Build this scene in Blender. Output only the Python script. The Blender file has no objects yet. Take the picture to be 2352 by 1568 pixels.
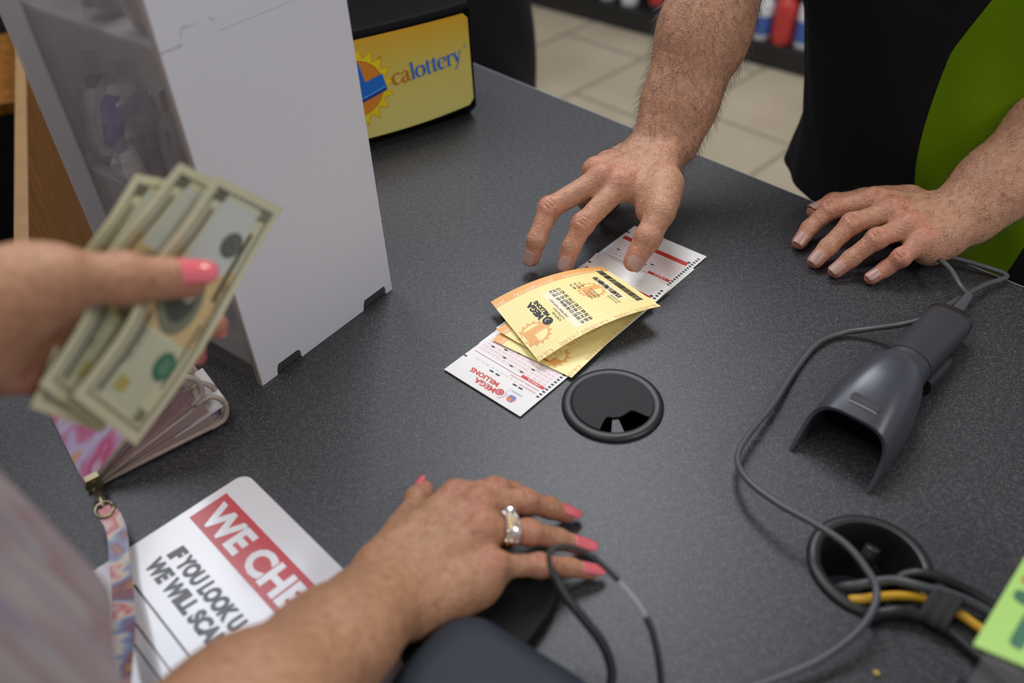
import bpy, math, random
import numpy as np
from mathutils import Vector, Matrix
PI = math.pi
SC = bpy.context.scene
COL = SC.collection
random.seed(7)

# ------------------------------------------------------------------ camera
# world: x right, y away from the photographer, z up; z = 0 is the counter top, the shop floor is at z = -0.925
FLOOR = -0.925
IW, IH, FPX = 2352, 1568, 1960.0
CAM = np.array([0.0, 0.0, 0.475])
RC = np.array([[0.999038531, -0.0438407866, 0.0],
               [-0.0287370968, -0.65485748, 0.75520584],
               [-0.0331088181, -0.754479733, -0.655487711]])
cd = bpy.data.cameras.new('camera'); cam = bpy.data.objects.new('camera', cd); COL.objects.link(cam)
cam.matrix_world = Matrix(((RC[0][0], -RC[0][1], -RC[0][2], CAM[0]),
                           (RC[1][0], -RC[1][1], -RC[1][2], CAM[1]),
                           (RC[2][0], -RC[2][1], -RC[2][2], CAM[2]), (0, 0, 0, 1)))
cd.sensor_width = 36.0; cd.lens = 36.0 * FPX / IW
cd.clip_start = 0.01; cd.clip_end = 30
cd.dof.use_dof = True; cd.dof.focus_distance = 0.75; cd.dof.aperture_fstop = 3.5
SC.camera = cam
SC.view_settings.view_transform = 'Standard'; SC.view_settings.look = 'None'
SC.view_settings.exposure = -0.13; SC.view_settings.gamma = 1.0; SC.view_settings.use_curve_mapping = False

# ------------------------------------------------------------------ world and lamps
w = bpy.data.worlds.new('world'); SC.world = w; w.use_nodes = True
w.node_tree.nodes['Background'].inputs[0].default_value = (0.80, 0.86, 1.0, 1)
w.node_tree.nodes['Background'].inputs[1].default_value = 0.50
def area(name, loc, sx, sy, power, color, target=None):
    l = bpy.data.lights.new(name, 'AREA'); l.shape = 'RECTANGLE'; l.size = sx; l.size_y = sy
    l.energy = power; l.color = color
    o = bpy.data.objects.new(name, l); COL.objects.link(o); o.location = loc
    d = (Vector(target) - Vector(loc)) if target else Vector((0, 0, -1))
    o.rotation_euler = d.to_track_quat('-Z', 'Y').to_euler()
    return o
LAMPS = [((0.22, 1.95, 1.98), 0.7, 1.2, 40, (0.88, 0.92, 1.0)),
         ((-1.00, 1.75, 1.98), 0.6, 1.2, 24, (0.86, 0.91, 1.0)),
         ((-0.55, 0.10, 1.98), 0.6, 1.2, 12, (1.0, 0.93, 0.84)),
         ((1.70, 2.90, 1.98), 0.6, 1.2, 22, (1.0, 0.93, 0.82)),
         ((1.75, -0.75, 1.98), 0.6, 1.2, 34, (1.0, 0.95, 0.90))]  # this last one is an added fill for the white panel and skin
for i, (loc, sx, sy, pw, c) in enumerate(LAMPS):
    area('ceiling_or_fill_lamp', loc, sx, sy, pw, c)

# ------------------------------------------------------------------ placing: the point at height h above the counter seen at a photo pixel
def ray(px, py):
    d = RC @ np.array([px - IW / 2, py - IH / 2, FPX]); return d / np.linalg.norm(d)
def P(px, py, h=0.0):
    d = ray(px, py); return CAM + d * (h - CAM[2]) / d[2]
def PD(px, py, dist):
    return CAM + ray(px, py) * dist
def unit(v):
    v = np.array(v, float); return v / np.linalg.norm(v)
def orth(n, d):
    n = np.array(n, float); return unit(n - d * (n @ d))

# ------------------------------------------------------------------ materials
MATS = {}
def mat(name, color, rough=0.5, metal=0.0, spec=0.5, **kw):
    if name in MATS: return MATS[name]
    m = bpy.data.materials.new(name); m.use_nodes = True; nt = m.node_tree; b = nt.nodes['Principled BSDF']
    b.inputs['Base Color'].default_value = (*color, 1); b.inputs['Roughness'].default_value = rough
    b.inputs['Metallic'].default_value = metal; b.inputs['Specular IOR Level'].default_value = spec
    if 'coat' in kw: b.inputs['Coat Weight'].default_value = kw['coat']; b.inputs['Coat Roughness'].default_value = kw.get('coat_rough', 0.1)
    if 'trans' in kw: b.inputs['Transmission Weight'].default_value = kw['trans']; b.inputs['IOR'].default_value = kw.get('ior', 1.45)
    if 'alpha' in kw: b.inputs['Alpha'].default_value = kw['alpha']
    if 'emit' in kw: b.inputs['Emission Color'].default_value = (*kw['emit'], 1); b.inputs['Emission Strength'].default_value = kw.get('estr', 1)
    if 'sheen' in kw: b.inputs['Sheen Weight'].default_value = kw['sheen']
    if kw.get('noise'):
        sc, amt = kw['noise']
        tc = nt.nodes.new('ShaderNodeTexCoord'); n = nt.nodes.new('ShaderNodeTexNoise'); n.inputs['Scale'].default_value = sc; n.inputs['Detail'].default_value = 4
        mx = nt.nodes.new('ShaderNodeMix'); mx.data_type = 'RGBA'
        mx.inputs['A'].default_value = (*[c * (1 - amt) for c in color], 1); mx.inputs['B'].default_value = (*[min(1, c * (1 + amt)) for c in color], 1)
        nt.links.new(tc.outputs['Object'], n.inputs['Vector']); nt.links.new(n.outputs['Fac'], mx.inputs['Factor']); nt.links.new(mx.outputs['Result'], b.inputs['Base Color'])
    if kw.get('bump'):
        sc, st, di = kw['bump']
        tc = nt.nodes.new('ShaderNodeTexCoord'); n = nt.nodes.new('ShaderNodeTexNoise'); n.inputs['Scale'].default_value = sc; n.inputs['Detail'].default_value = 5
        bp = nt.nodes.new('ShaderNodeBump'); bp.inputs['Strength'].default_value = st; bp.inputs['Distance'].default_value = di
        nt.links.new(tc.outputs['Object'], n.inputs['Vector']); nt.links.new(n.outputs['Fac'], bp.inputs['Height']); nt.links.new(bp.outputs['Normal'], b.inputs['Normal'])
    MATS[name] = m; return m
def ramp(nt, stops, interp='LINEAR'):
    r = nt.nodes.new('ShaderNodeValToRGB'); cr = r.color_ramp; cr.interpolation = interp
    while len(cr.elements) > 1: cr.elements.remove(cr.elements[-1])
    cr.elements[0].position = stops[0][0]; cr.elements[0].color = (*stops[0][1], 1)
    for p, c in stops[1:]:
        e = cr.elements.new(p); e.color = (*c, 1)
    return r
def laminate():
    m = mat('speckled_laminate', (0.1, 0.1, 0.1), 0.42, spec=0.5); nt = m.node_tree; b = nt.nodes['Principled BSDF']
    tc = nt.nodes.new('ShaderNodeTexCoord')
    n = nt.nodes.new('ShaderNodeTexNoise'); n.inputs['Scale'].default_value = 620; n.inputs['Detail'].default_value = 2.5; n.inputs['Roughness'].default_value = 0.6
    n2 = nt.nodes.new('ShaderNodeTexNoise'); n2.inputs['Scale'].default_value = 210; n2.inputs['Detail'].default_value = 2
    add = nt.nodes.new('ShaderNodeMath'); add.operation = 'MULTIPLY_ADD'; add.inputs[1].default_value = 0.3
    nt.links.new(tc.outputs['Object'], n.inputs['Vector']); nt.links.new(tc.outputs['Object'], n2.inputs['Vector'])
    nt.links.new(n2.outputs['Fac'], add.inputs[0]); nt.links.new(n.outputs['Fac'], add.inputs[2])
    r = ramp(nt, [(0.45, (0.013, 0.0135, 0.016)), (0.62, (0.030, 0.0305, 0.035)), (0.70, (0.046, 0.046, 0.051)), (0.86, (0.105, 0.104, 0.112))])
    nt.links.new(add.outputs[0], r.inputs['Fac']); nt.links.new(r.outputs['Color'], b.inputs['Base Color'])
    bp = nt.nodes.new('ShaderNodeBump'); bp.inputs['Strength'].default_value = 0.12; bp.inputs['Distance'].default_value = 0.0004
    nt.links.new(n.outputs['Fac'], bp.inputs['Height']); nt.links.new(bp.outputs['Normal'], b.inputs['Normal'])
    return m
def floor_tile():
    m = mat('beige_floor_tile', (0.5, 0.45, 0.35), 0.35); nt = m.node_tree; b = nt.nodes['Principled BSDF']
    geo = nt.nodes.new('ShaderNodeNewGeometry')
    def math_(op, a, c=None, d=None):
        k = nt.nodes.new('ShaderNodeMath'); k.operation = op
        for i, v in enumerate((a, c, d)):
            if v is None: continue
            if isinstance(v, (int, float)): k.inputs[i].default_value = v
            else: nt.links.new(v, k.inputs[i])
        return k.outputs[0]
    sep = nt.nodes.new('ShaderNodeSeparateXYZ'); nt.links.new(geo.outputs['Position'], sep.inputs[0])
    X, Y = sep.outputs[0], sep.outputs[1]
    a = math.radians(43.5); s, c = math.sin(a), math.cos(a)
    v = math_('MULTIPLY_ADD', X, -s, math_('MULTIPLY', Y, c)); u = math_('MULTIPLY_ADD', X, c, math_('MULTIPLY', Y, s))
    v = math_('DIVIDE', math_('ADD', v, 20.0 * 0.41 - 1.998), 0.41); row = math_('FLOOR', v)
    u = math_('DIVIDE', math_('ADD', u, 0.59 * 30 - 2.268), 0.59)
    # each row is staggered by a third of a tile
    u = math_('ADD', u, math_('MULTIPLY', math_('ADD', row, -19.0), 0.30))
    fu, fv = math_('FRACT', u), math_('FRACT', v)
    du = math_('MULTIPLY', math_('MINIMUM', fu, math_('SUBTRACT', 1.0, fu)), 0.59)
    dv = math_('MULTIPLY', math_('MINIMUM', fv, math_('SUBTRACT', 1.0, fv)), 0.41)
    d = math_('MINIMUM', du, dv); g = math_('LESS_THAN', d, 0.0095)
    n = nt.nodes.new('ShaderNodeTexNoise'); n.inputs['Scale'].default_value = 3.0; n.inputs['Detail'].default_value = 5
    nt.links.new(geo.outputs['Position'], n.inputs['Vector'])
    r = ramp(nt, [(0.35, (0.41, 0.35, 0.25)), (0.65, (0.49, 0.425, 0.315))]); nt.links.new(n.outputs['Fac'], r.inputs['Fac'])
    mx = nt.nodes.new('ShaderNodeMix'); mx.data_type = 'RGBA'; nt.links.new(g, mx.inputs['Factor']); nt.links.new(r.outputs['Color'], mx.inputs['A'])
    mx.inputs['B'].default_value = (0.28, 0.245, 0.185, 1); nt.links.new(mx.outputs['Result'], b.inputs['Base Color'])
    return m
def wood():
    m = mat('honey_wood', (0.3, 0.15, 0.05), 0.6, spec=.08); nt = m.node_tree; b = nt.nodes['Principled BSDF']
    tc = nt.nodes.new('ShaderNodeTexCoord'); mp = nt.nodes.new('ShaderNodeMapping'); mp.inputs['Scale'].default_value = (22, 22, 2.2)
    n = nt.nodes.new('ShaderNodeTexNoise'); n.inputs['Scale'].default_value = 3; n.inputs['Detail'].default_value = 6; n.inputs['Distortion'].default_value = 0.6
    nt.links.new(tc.outputs['Object'], mp.inputs[0]); nt.links.new(mp.outputs[0], n.inputs['Vector'])
    r = ramp(nt, [(0.3, (0.150, 0.055, 0.009)), (0.7, (0.26, 0.105, 0.020))]); nt.links.new(n.outputs['Fac'], r.inputs['Fac']); nt.links.new(r.outputs['Color'], b.inputs['Base Color'])
    return m
def skin(name, tint=(1, 1, 1), spots=0.0):
    m = mat(name, (0.5, 0.3, 0.2), 0.47, spec=0.45); nt = m.node_tree; b = nt.nodes['Principled BSDF']
    b.inputs['Subsurface Weight'].default_value = 0.12; b.inputs['Subsurface Radius'].default_value = (1.0, 0.35, 0.2); b.inputs['Subsurface Scale'].default_value = 0.004
    at = nt.nodes.new('ShaderNodeAttribute'); at.attribute_name = 'tone'
    tc = nt.nodes.new('ShaderNodeTexCoord')
    n = nt.nodes.new('ShaderNodeTexNoise'); n.inputs['Scale'].default_value = 190; n.inputs['Detail'].default_value = 6
    nt.links.new(tc.outputs['Object'], n.inputs['Vector'])
    r = ramp(nt, [(0.30, (0.84 * tint[0], 0.78 * tint[1], 0.76 * tint[2])), (0.62, (1.08 * tint[0], 1.08 * tint[1], 1.06 * tint[2]))]); nt.links.new(n.outputs['Fac'], r.inputs['Fac'])
    mx = nt.nodes.new('ShaderNodeMix'); mx.data_type = 'RGBA'; mx.blend_type = 'MULTIPLY'; mx.inputs['Factor'].default_value = 1
    nt.links.new(at.outputs['Color'], mx.inputs['A']); nt.links.new(r.outputs['Color'], mx.inputs['B'])
    out = mx.outputs['Result']
    if spots:
        v = nt.nodes.new('ShaderNodeTexNoise'); v.inputs['Scale'].default_value = 130; v.inputs['Detail'].default_value = 1
        nt.links.new(tc.outputs['Object'], v.inputs['Vector'])
        rr = ramp(nt, [(0.66, (0, 0, 0)), (0.75, (1, 1, 1))]); nt.links.new(v.outputs['Fac'], rr.inputs['Fac'])
        sc = nt.nodes.new('ShaderNodeMath'); sc.operation = 'MULTIPLY'; sc.inputs[1].default_value = spots; nt.links.new(rr.outputs['Color'], sc.inputs[0])
        m2 = nt.nodes.new('ShaderNodeMix'); m2.data_type = 'RGBA'; nt.links.new(sc.outputs[0], m2.inputs['Factor']); nt.links.new(out, m2.inputs['A']); m2.inputs['B'].default_value = (0.20, 0.07, 0.035, 1); out = m2.outputs['Result']
    nt.links.new(out, b.inputs['Base Color'])
    # fine skin relief: stretched wrinkles plus pores
    n2 = nt.nodes.new('ShaderNodeTexNoise'); n2.inputs['Scale'].default_value = 420; n2.inputs['Detail'].default_value = 4
    vo = nt.nodes.new('ShaderNodeTexVoronoi'); vo.inputs['Scale'].default_value = 520
    nt.links.new(tc.outputs['Object'], n2.inputs['Vector']); nt.links.new(tc.outputs['Object'], vo.inputs['Vector'])
    ad = nt.nodes.new('ShaderNodeMath'); ad.operation = 'MULTIPLY_ADD'; ad.inputs[1].default_value = 0.45
    nt.links.new(vo.outputs['Distance'], ad.inputs[0]); nt.links.new(n2.outputs['Fac'], ad.inputs[2])
    bp = nt.nodes.new('ShaderNodeBump'); bp.inputs['Strength'].default_value = 0.7; bp.inputs['Distance'].default_value = 0.0011
    nt.links.new(ad.outputs[0], bp.inputs['Height']); nt.links.new(bp.outputs['Normal'], b.inputs['Normal'])
    return m
def blotch(name, stops, scale, rough=0.45, stretch=(1, 1, 1), bump=None, trans=None):
    m = mat(name, stops[0][1], rough); nt = m.node_tree; b = nt.nodes['Principled BSDF']
    tc = nt.nodes.new('ShaderNodeTexCoord'); mp = nt.nodes.new('ShaderNodeMapping'); mp.inputs['Scale'].default_value = stretch
    n = nt.nodes.new('ShaderNodeTexNoise'); n.inputs['Scale'].default_value = scale; n.inputs['Detail'].default_value = 2
    nt.links.new(tc.outputs['Object'], mp.inputs[0]); nt.links.new(mp.outputs[0], n.inputs['Vector'])
    r = ramp(nt, stops); nt.links.new(n.outputs['Fac'], r.inputs['Fac']); nt.links.new(r.outputs['Color'], b.inputs['Base Color'])
    if trans is not None: b.inputs['Alpha'].default_value = trans
    return m

# ------------------------------------------------------------------ objects and tags
def obj(name, me, parent=None):
    o = bpy.data.objects.new(name, me); COL.objects.link(o)
    if parent: o.parent = parent
    return o
def tag(o, label=None, cat=None, group=None, kind=None):
    if label: o['label'] = label
    if cat: o['category'] = cat
    if group: o['group'] = group
    if kind: o['kind'] = kind
    return o
def thing(name, label, cat, group=None):
    return tag(obj(name, None), label, cat, group)

class MB:
    def __init__(s): s.v = []; s.f = []; s.m = []; s.mats = []
    def mi(s, m):
        if m not in s.mats: s.mats.append(m)
        return s.mats.index(m)
    def add(s, vs, fs, m):
        b = len(s.v); s.v += [tuple(map(float, p)) for p in vs]; k = s.mi(m)
        for f in fs: s.f.append([b + i for i in f]); s.m.append(k)
    def box(s, c, d, m, X=(1, 0, 0), Y=(0, 1, 0), Z=(0, 0, 1)):
        c = np.array(c, float); X, Y, Z = (np.array(a, float) for a in (X, Y, Z)); vs = []
        for i in (-1, 1):
            for j in (-1, 1):
                for k in (-1, 1): vs.append(c + X * i * d[0] / 2 + Y * j * d[1] / 2 + Z * k * d[2] / 2)
        s.add(vs, [(0, 1, 3, 2), (4, 6, 7, 5), (0, 4, 5, 1), (2, 3, 7, 6), (0, 2, 6, 4), (1, 5, 7, 3)], m)
    def prism(s, pts, vec, m):   # closed outline pts (3D) extruded by vec
        n = len(pts); vec = np.array(vec, float); vs = [np.array(p, float) for p in pts] + [np.array(p, float) + vec for p in pts]
        fs = [list(range(n))[::-1], list(range(n, 2 * n))] + [[i, (i + 1) % n, n + (i + 1) % n, n + i] for i in range(n)]
        s.add(vs, fs, m)
    def loft(s, rings, m, cap=True, close=True):
        n = len(rings[0]); vs = [p for r in rings for p in r]; fs = []
        for i in range(len(rings) - 1):
            for j in range(n if close else n - 1):
                fs.append([i * n + j, i * n + (j + 1) % n, (i + 1) * n + (j + 1) % n, (i + 1) * n + j])
        if cap and close: fs += [list(range(n))[::-1], [(len(rings) - 1) * n + j for j in range(n)]]
        s.add(vs, fs, m)
    def tube(s, pts, r, m, n=10, cap=True):
        pts = [np.array(p, float) for p in pts]; rs = r if hasattr(r, '__len__') else [r] * len(pts)
        t0 = unit(pts[1] - pts[0]); a = np.array([0, 0, 1.0]) if abs(t0[2]) < .9 else np.array([1.0, 0, 0]); nrm = orth(a, t0); rings = []
        for i, p in enumerate(pts):
            t = unit(pts[min(i + 1, len(pts) - 1)] - pts[max(i - 1, 0)]); nrm = orth(nrm, t); bn = np.cross(t, nrm)
            rings.append([p + rs[i] * (math.cos(q) * nrm + math.sin(q) * bn) for q in np.linspace(0, 2 * PI, n, endpoint=False)])
        s.loft(rings, m, cap)
    def lathe(s, prof, c, m, n=64, cap=True):
        rings = [[(c[0] + r * math.cos(q), c[1] + r * math.sin(q), c[2] + z) for q in np.linspace(0, 2 * PI, n, endpoint=False)] for r, z in prof]
        s.loft(rings, m, cap)
    def build(s, name, parent=None, smooth=False, bevel=0, seg=2, sub=0, angle=None):
        me = bpy.data.meshes.new(name); me.from_pydata(s.v, [], s.f)
        for m in s.mats: me.materials.append(m)
        me.polygons.foreach_set('material_index', s.m)
        if smooth: me.polygons.foreach_set('use_smooth', [True] * len(s.f))
        me.update()
        if smooth and angle: me.set_sharp_from_angle(angle=math.radians(angle))
        o = obj(name, me, parent)
        if bevel:
            b = o.modifiers.new('bevel', 'BEVEL'); b.width = bevel; b.segments = seg; b.limit_method = 'ANGLE'
        if sub:
            b = o.modifiers.new('sub', 'SUBSURF'); b.levels = sub; b.render_levels = sub
        return o
def spline(pts, n=12):   # Catmull-Rom
    p = [np.array(q, float) for q in pts]; p = [2 * p[0] - p[1]] + p + [2 * p[-1] - p[-2]]; out = []
    for i in range(1, len(p) - 2):
        for k in range(n):
            t = k / n; out.append(0.5 * ((2 * p[i]) + (-p[i - 1] + p[i + 1]) * t + (2 * p[i - 1] - 5 * p[i] + 4 * p[i + 1] - p[i + 2]) * t * t + (-p[i - 1] + 3 * p[i] - 3 * p[i + 1] + p[i + 2]) * t ** 3))
    out.append(p[-2]); return out
def rrect(w, h, r, n=6, c=(0, 0)):
    pts = []
    for cx, cy, a in ((w / 2 - r, h / 2 - r, 0), (-w / 2 + r, h / 2 - r, 90), (-w / 2 + r, -h / 2 + r, 180), (w / 2 - r, -h / 2 + r, 270)):
        for k in range(n + 1):
            q = math.radians(a + 90 * k / n); pts.append((c[0] + cx + r * math.cos(q), c[1] + cy + r * math.sin(q)))
    return pts

# ------------------------------------------------------------------ flat printing on a sheet that may be curved
def text_mesh(s, size, bold=0.0, shear=0.0, sx=1.0, align='LEFT'):
    c = bpy.data.curves.new('t', 'FONT'); c.body = s; c.size = size; c.offset = bold; c.shear = shear; c.align_x = align; c.resolution_u = 3
    o = bpy.data.objects.new('t', c); me = bpy.data.meshes.new_from_object(o)
    vs = [(v.co.x * sx, v.co.y) for v in me.vertices]; fs = [list(p.vertices) for p in me.polygons]
    bpy.data.objects.remove(o); bpy.data.curves.remove(c); bpy.data.meshes.remove(me)
    return vs, fs
# hand drawn serif letters for the lottery's word mark: strokes (x0,y0,w0),(x1,y1,w1)... in x-height units
SERIF = {
 'c': (0.86, [[(0.78, 0.80, .05), (0.70, 0.92, .13), (0.48, 0.99, .07), (0.22, 0.86, .13), (0.10, 0.50, .20), (0.24, 0.14, .14), (0.50, 0.02, .08), (0.82, 0.20, .04)]]),
 'a': (0.92, [[(0.14, 0.76, .16), (0.24, 0.92, .07), (0.46, 0.97, .08), (0.64, 0.82, .15), (0.66, 0.5, .16), (0.66, 0.16, .16), (0.78, 0.03, .08), (0.92, 0.12, .04)], [(0.66, 0.60, .05), (0.30, 0.48, .08), (0.12, 0.25, .17), (0.26, 0.04, .11), (0.48, 0.08, .07), (0.66, 0.24, .05)]]),
 'l': (0.50, [[(0.02, 1.44, .04), (0.22, 1.50, .06), (0.25, 1.50, .16), (0.25, 0.0, .16)], [(0.02, 0.02, .05), (0.48, 0.02, .05)]]),
 'o': (1.02, [[(0.5, 0.98, .06), (0.22, 0.86, .14), (0.10, 0.5, .19), (0.22, 0.14, .14), (0.5, 0.02, .06), (0.78, 0.14, .14), (0.90, 0.5, .19), (0.78, 0.86, .14), (0.5, 0.98, .06)]]),
 't': (0.62, [[(0.30, 1.26, .08), (0.28, 1.0, .16), (0.27, 0.22, .16), (0.36, 0.04, .12), (0.58, 0.10, .04)], [(0.02, 0.94, .06), (0.58, 0.94, .06)]]),
 'e': (0.92, [[(0.12, 0.56, .05), (0.82, 0.58, .05), (0.78, 0.84, .14), (0.48, 0.98, .06), (0.20, 0.84, .13), (0.10, 0.50, .19), (0.24, 0.14, .14), (0.52, 0.02, .08), (0.84, 0.20, .04)]]),
 'r': (0.70, [[(0.02, 0.94, .05), (0.22, 0.98, .06), (0.24, 0.96, .16), (0.24, 0.0, .16)], [(0.02, 0.02, .05), (0.46, 0.02, .05)], [(0.24, 0.66, .05), (0.40, 0.88, .08), (0.58, 0.96, .12), (0.68, 0.88, .14)]]),
 'y': (0.94, [[(0.18, 0.98, .15), (0.52, 0.08, .16)], [(0.82, 0.98, .06), (0.42, -0.16, .07), (0.26, -0.42, .08), (0.10, -0.44, .15)], [(0.02, 0.97, .05), (0.40, 0.97, .05)], [(0.62, 0.97, .05), (0.94, 0.97, .05)]]),
 'm': (1.55, [[(0.02, 0.95, .05), (0.24, 0.97, .16), (0.24, 0.0, .16)], [(0.24, 0.7, .06), (0.45, 0.95, .10), (0.68, 0.85, .14), (0.72, 0.6, .16), (0.72, 0.0, .16)], [(0.72, 0.7, .06), (0.95, 0.95, .10), (1.16, 0.85, .14), (1.2, 0.6, .16), (1.2, 0.0, .16)], [(0.04, 0.02, .05), (0.44, 0.02, .05)], [(0.54, 0.02, .05), (0.9, 0.02, .05)], [(1.02, 0.02, .05), (1.4, 0.02, .05)]]),
 'p': (1.0, [[(0.02, 0.95, .05), (0.24, 0.97, .16), (0.24, -0.5, .16)], [(0.24, 0.8, .06), (0.5, 0.98, .08), (0.8, 0.82, .14), (0.9, 0.5, .18), (0.78, 0.14, .14), (0.5, 0.02, .08), (0.24, 0.15, .06)], [(0.04, -0.48, .05), (0.44, -0.48, .05)]]),
 's': (0.76, [[(0.62, 0.80, .06), (0.40, 0.97, .09), (0.17, 0.80, .14), (0.34, 0.56, .17), (0.60, 0.28, .16), (0.42, 0.04, .10), (0.12, 0.16, .06)]]),
 'n': (1.05, [[(0.02, 0.95, .05), (0.24, 0.97, .16), (0.24, 0.0, .16)], [(0.24, 0.7, .06), (0.45, 0.95, .10), (0.70, 0.85, .14), (0.76, 0.6, .16), (0.76, 0.0, .16)], [(0.04, 0.02, .05), (0.44, 0.02, .05)], [(0.58, 0.02, .05), (0.96, 0.02, .05)]]),
 'i': (0.46, [[(0.02, 0.95, .05), (0.22, 0.97, .16), (0.22, 0.0, .16)], [(0.02, 0.02, .05), (0.44, 0.02, .05)], [(0.16, 1.32, .17), (0.30, 1.32, .17)]]),
 'b': (1.0, [[(0.02, 1.46, .05), (0.22, 1.48, .16), (0.22, 0.05, .12)], [(0.22, 0.8, .06), (0.5, 0.98, .08), (0.8, 0.82, .14), (0.9, 0.5, .18), (0.78, 0.14, .14), (0.5, 0.02, .08), (0.22, 0.12, .06)]]),
 '.': (0.40, [[(0.12, 0.08, .17), (0.26, 0.08, .17)]]), ' ': (0.45, []),
}
def serif_mesh(s, x, size=1.0, wt=1.0):
    vs, fs, ends = [], [], []; pen = 0.0
    for ch in s:
        adv, strokes = SERIF[ch]
        for st in strokes:
            pts = [(p[0], p[1], p[2]) for p in st]
            if len(pts) > 2 and not (ch in 'l' or (ch in 'rmnpib' and st is strokes[0])):
                pts = [tuple(q) for q in spline(pts, 5)]
            n = len(pts); b = len(vs)
            for i, p in enumerate(pts):
                a = np.array(pts[max(i - 1, 0)][:2]); c = np.array(pts[min(i + 1, n - 1)][:2]); t = (c - a) / (np.linalg.norm(c - a) + 1e-9); q = np.array([-t[1], t[0]]) * max(p[2], .03) * wt / 2
                vs.append(((pen + p[0] + q[0]) * size, (p[1] + q[1]) * size)); vs.append(((pen + p[0] - q[0]) * size, (p[1] - q[1]) * size))
            for i in range(n - 1): fs.append([b + 2 * i, b + 2 * i + 1, b + 2 * i + 3, b + 2 * i + 2])
        pen += adv; ends.append(pen * size)
    return vs, fs, ends
class Sheet:
    """thin sheet: fmap(u,v)->point; printing is laid on its face, a little higher per layer"""
    def __init__(s, fmap, lift=0.00006): s.fm = fmap; s.mb = MB(); s.lift = lift
    def pt(s, u, v, off):
        e = 1e-4; p = np.array(s.fm(u, v)); a = np.array(s.fm(u + e, v)) - p; b = np.array(s.fm(u, v + e)) - p
        return p + unit(np.cross(a, b)) * off
    def base(s, u0, u1, v0, v1, m, nu=24, nv=8, th=0.00015, outline=None):
        us = np.linspace(u0, u1, nu + 1); vs_ = np.linspace(v0, v1, nv + 1); top = [s.pt(u, v, 0) for u in us for v in vs_]; bot = [s.pt(u, v, -th) for u in us for v in vs_]
        N = nv + 1; k = len(top); fs = []
        for i in range(nu):
            for j in range(nv):
                a = i * N + j; fs.append([a, a + N, a + N + 1, a + 1]); fs.append([k + a, k + a + 1, k + a + N + 1, k + a + N])
        for i in range(nu):
            a = i * N; fs.append([a, k + a, k + a + N, a + N]); a += nv; fs.append([a, a + N, k + a + N, k + a])
        for j in range(nv):
            fs.append([j, j + 1, k + j + 1, k + j]); a = nu * N + j; fs.append([a, k + a, k + a + 1, a + 1])
        s.mb.add(top + bot, fs, m)
    def rect(s, u0, v0, u1, v1, m, layer=1, step=0.006):
        nu = max(1, int(abs(u1 - u0) / step)); nv = max(1, int(abs(v1 - v0) / step)); N = nv + 1
        vs = [s.pt(u, v, s.lift * layer) for u in np.linspace(u0, u1, nu + 1) for v in np.linspace(v0, v1, nv + 1)]
        fs = [[i * N + j, (i + 1) * N + j, (i + 1) * N + j + 1, i * N + j + 1] for i in range(nu) for j in range(nv)]
        s.mb.add(vs, fs, m)
    clip = None
    def shape(s, vf, org, X, Y, m, layer=1, quant=False):   # 2D mesh (vs, fs) laid from org along in-sheet axes X, Y
        vs, fs = vf
        if s.clip:
            ok = [s.clip[0] <= org[0] + p[0] * X[0] + p[1] * Y[0] <= s.clip[1] and s.clip[2] <= org[1] + p[0] * X[1] + p[1] * Y[1] <= s.clip[3] for p in vs]; fs = [f for f in fs if all(ok[i] for i in f)]
            if not fs: return
        s.mb.add([s.pt(org[0] + p[0] * X[0] + p[1] * Y[0], org[1] + p[0] * X[1] + p[1] * Y[1], s.lift * layer) for p in vs], fs, m)
    def text_to(s, t, org, width, size, m, layer=1, **k):
        vs, fs = text_mesh(t, size, **k); x0 = min(v[0] for v in vs); x1 = max(v[0] for v in vs); f = width / (x1 - x0)
        s.shape(([((x - x0) * f, y) for x, y in vs], fs), org, (1, 0), (0, 1), m, layer)
    def text(s, t, org, X, Y, size, m, layer=1, **k): s.shape(text_mesh(t, size, **k), org, X, Y, m, layer)
    def disc(s, c, r, m, layer=1, n=32, r2=None, spikes=0, ry=None, a0=0):
        ry = ry or r; vs = [(0, 0)]; N = spikes * 2 if spikes else n
        for i in range(N):
            q = a0 + 2 * PI * i / N; k = (r2 if (spikes and i % 2) else 1.0); vs.append((r * k * math.cos(q), ry * k * math.sin(q)))
        K = max(1, int(r / 0.0025)) if r > 0.004 else 1; rim = vs[1:]; vv = [(0, 0)] + [(x * k / K, y * k / K) for k in range(1, K + 1) for x, y in rim]
        fs = [[0, i + 1, (i + 1) % N + 1] for i in range(N)] + [[1 + k * N + i, 1 + (k + 1) * N + i, 1 + (k + 1) * N + (i + 1) % N, 1 + k * N + (i + 1) % N] for k in range(K - 1) for i in range(N)]
        s.shape((vv, fs), c, (1, 0), (0, 1), m, layer)
    def build(s, name, parent=None, smooth=True): return s.mb.build(name, parent, smooth=False)

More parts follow.
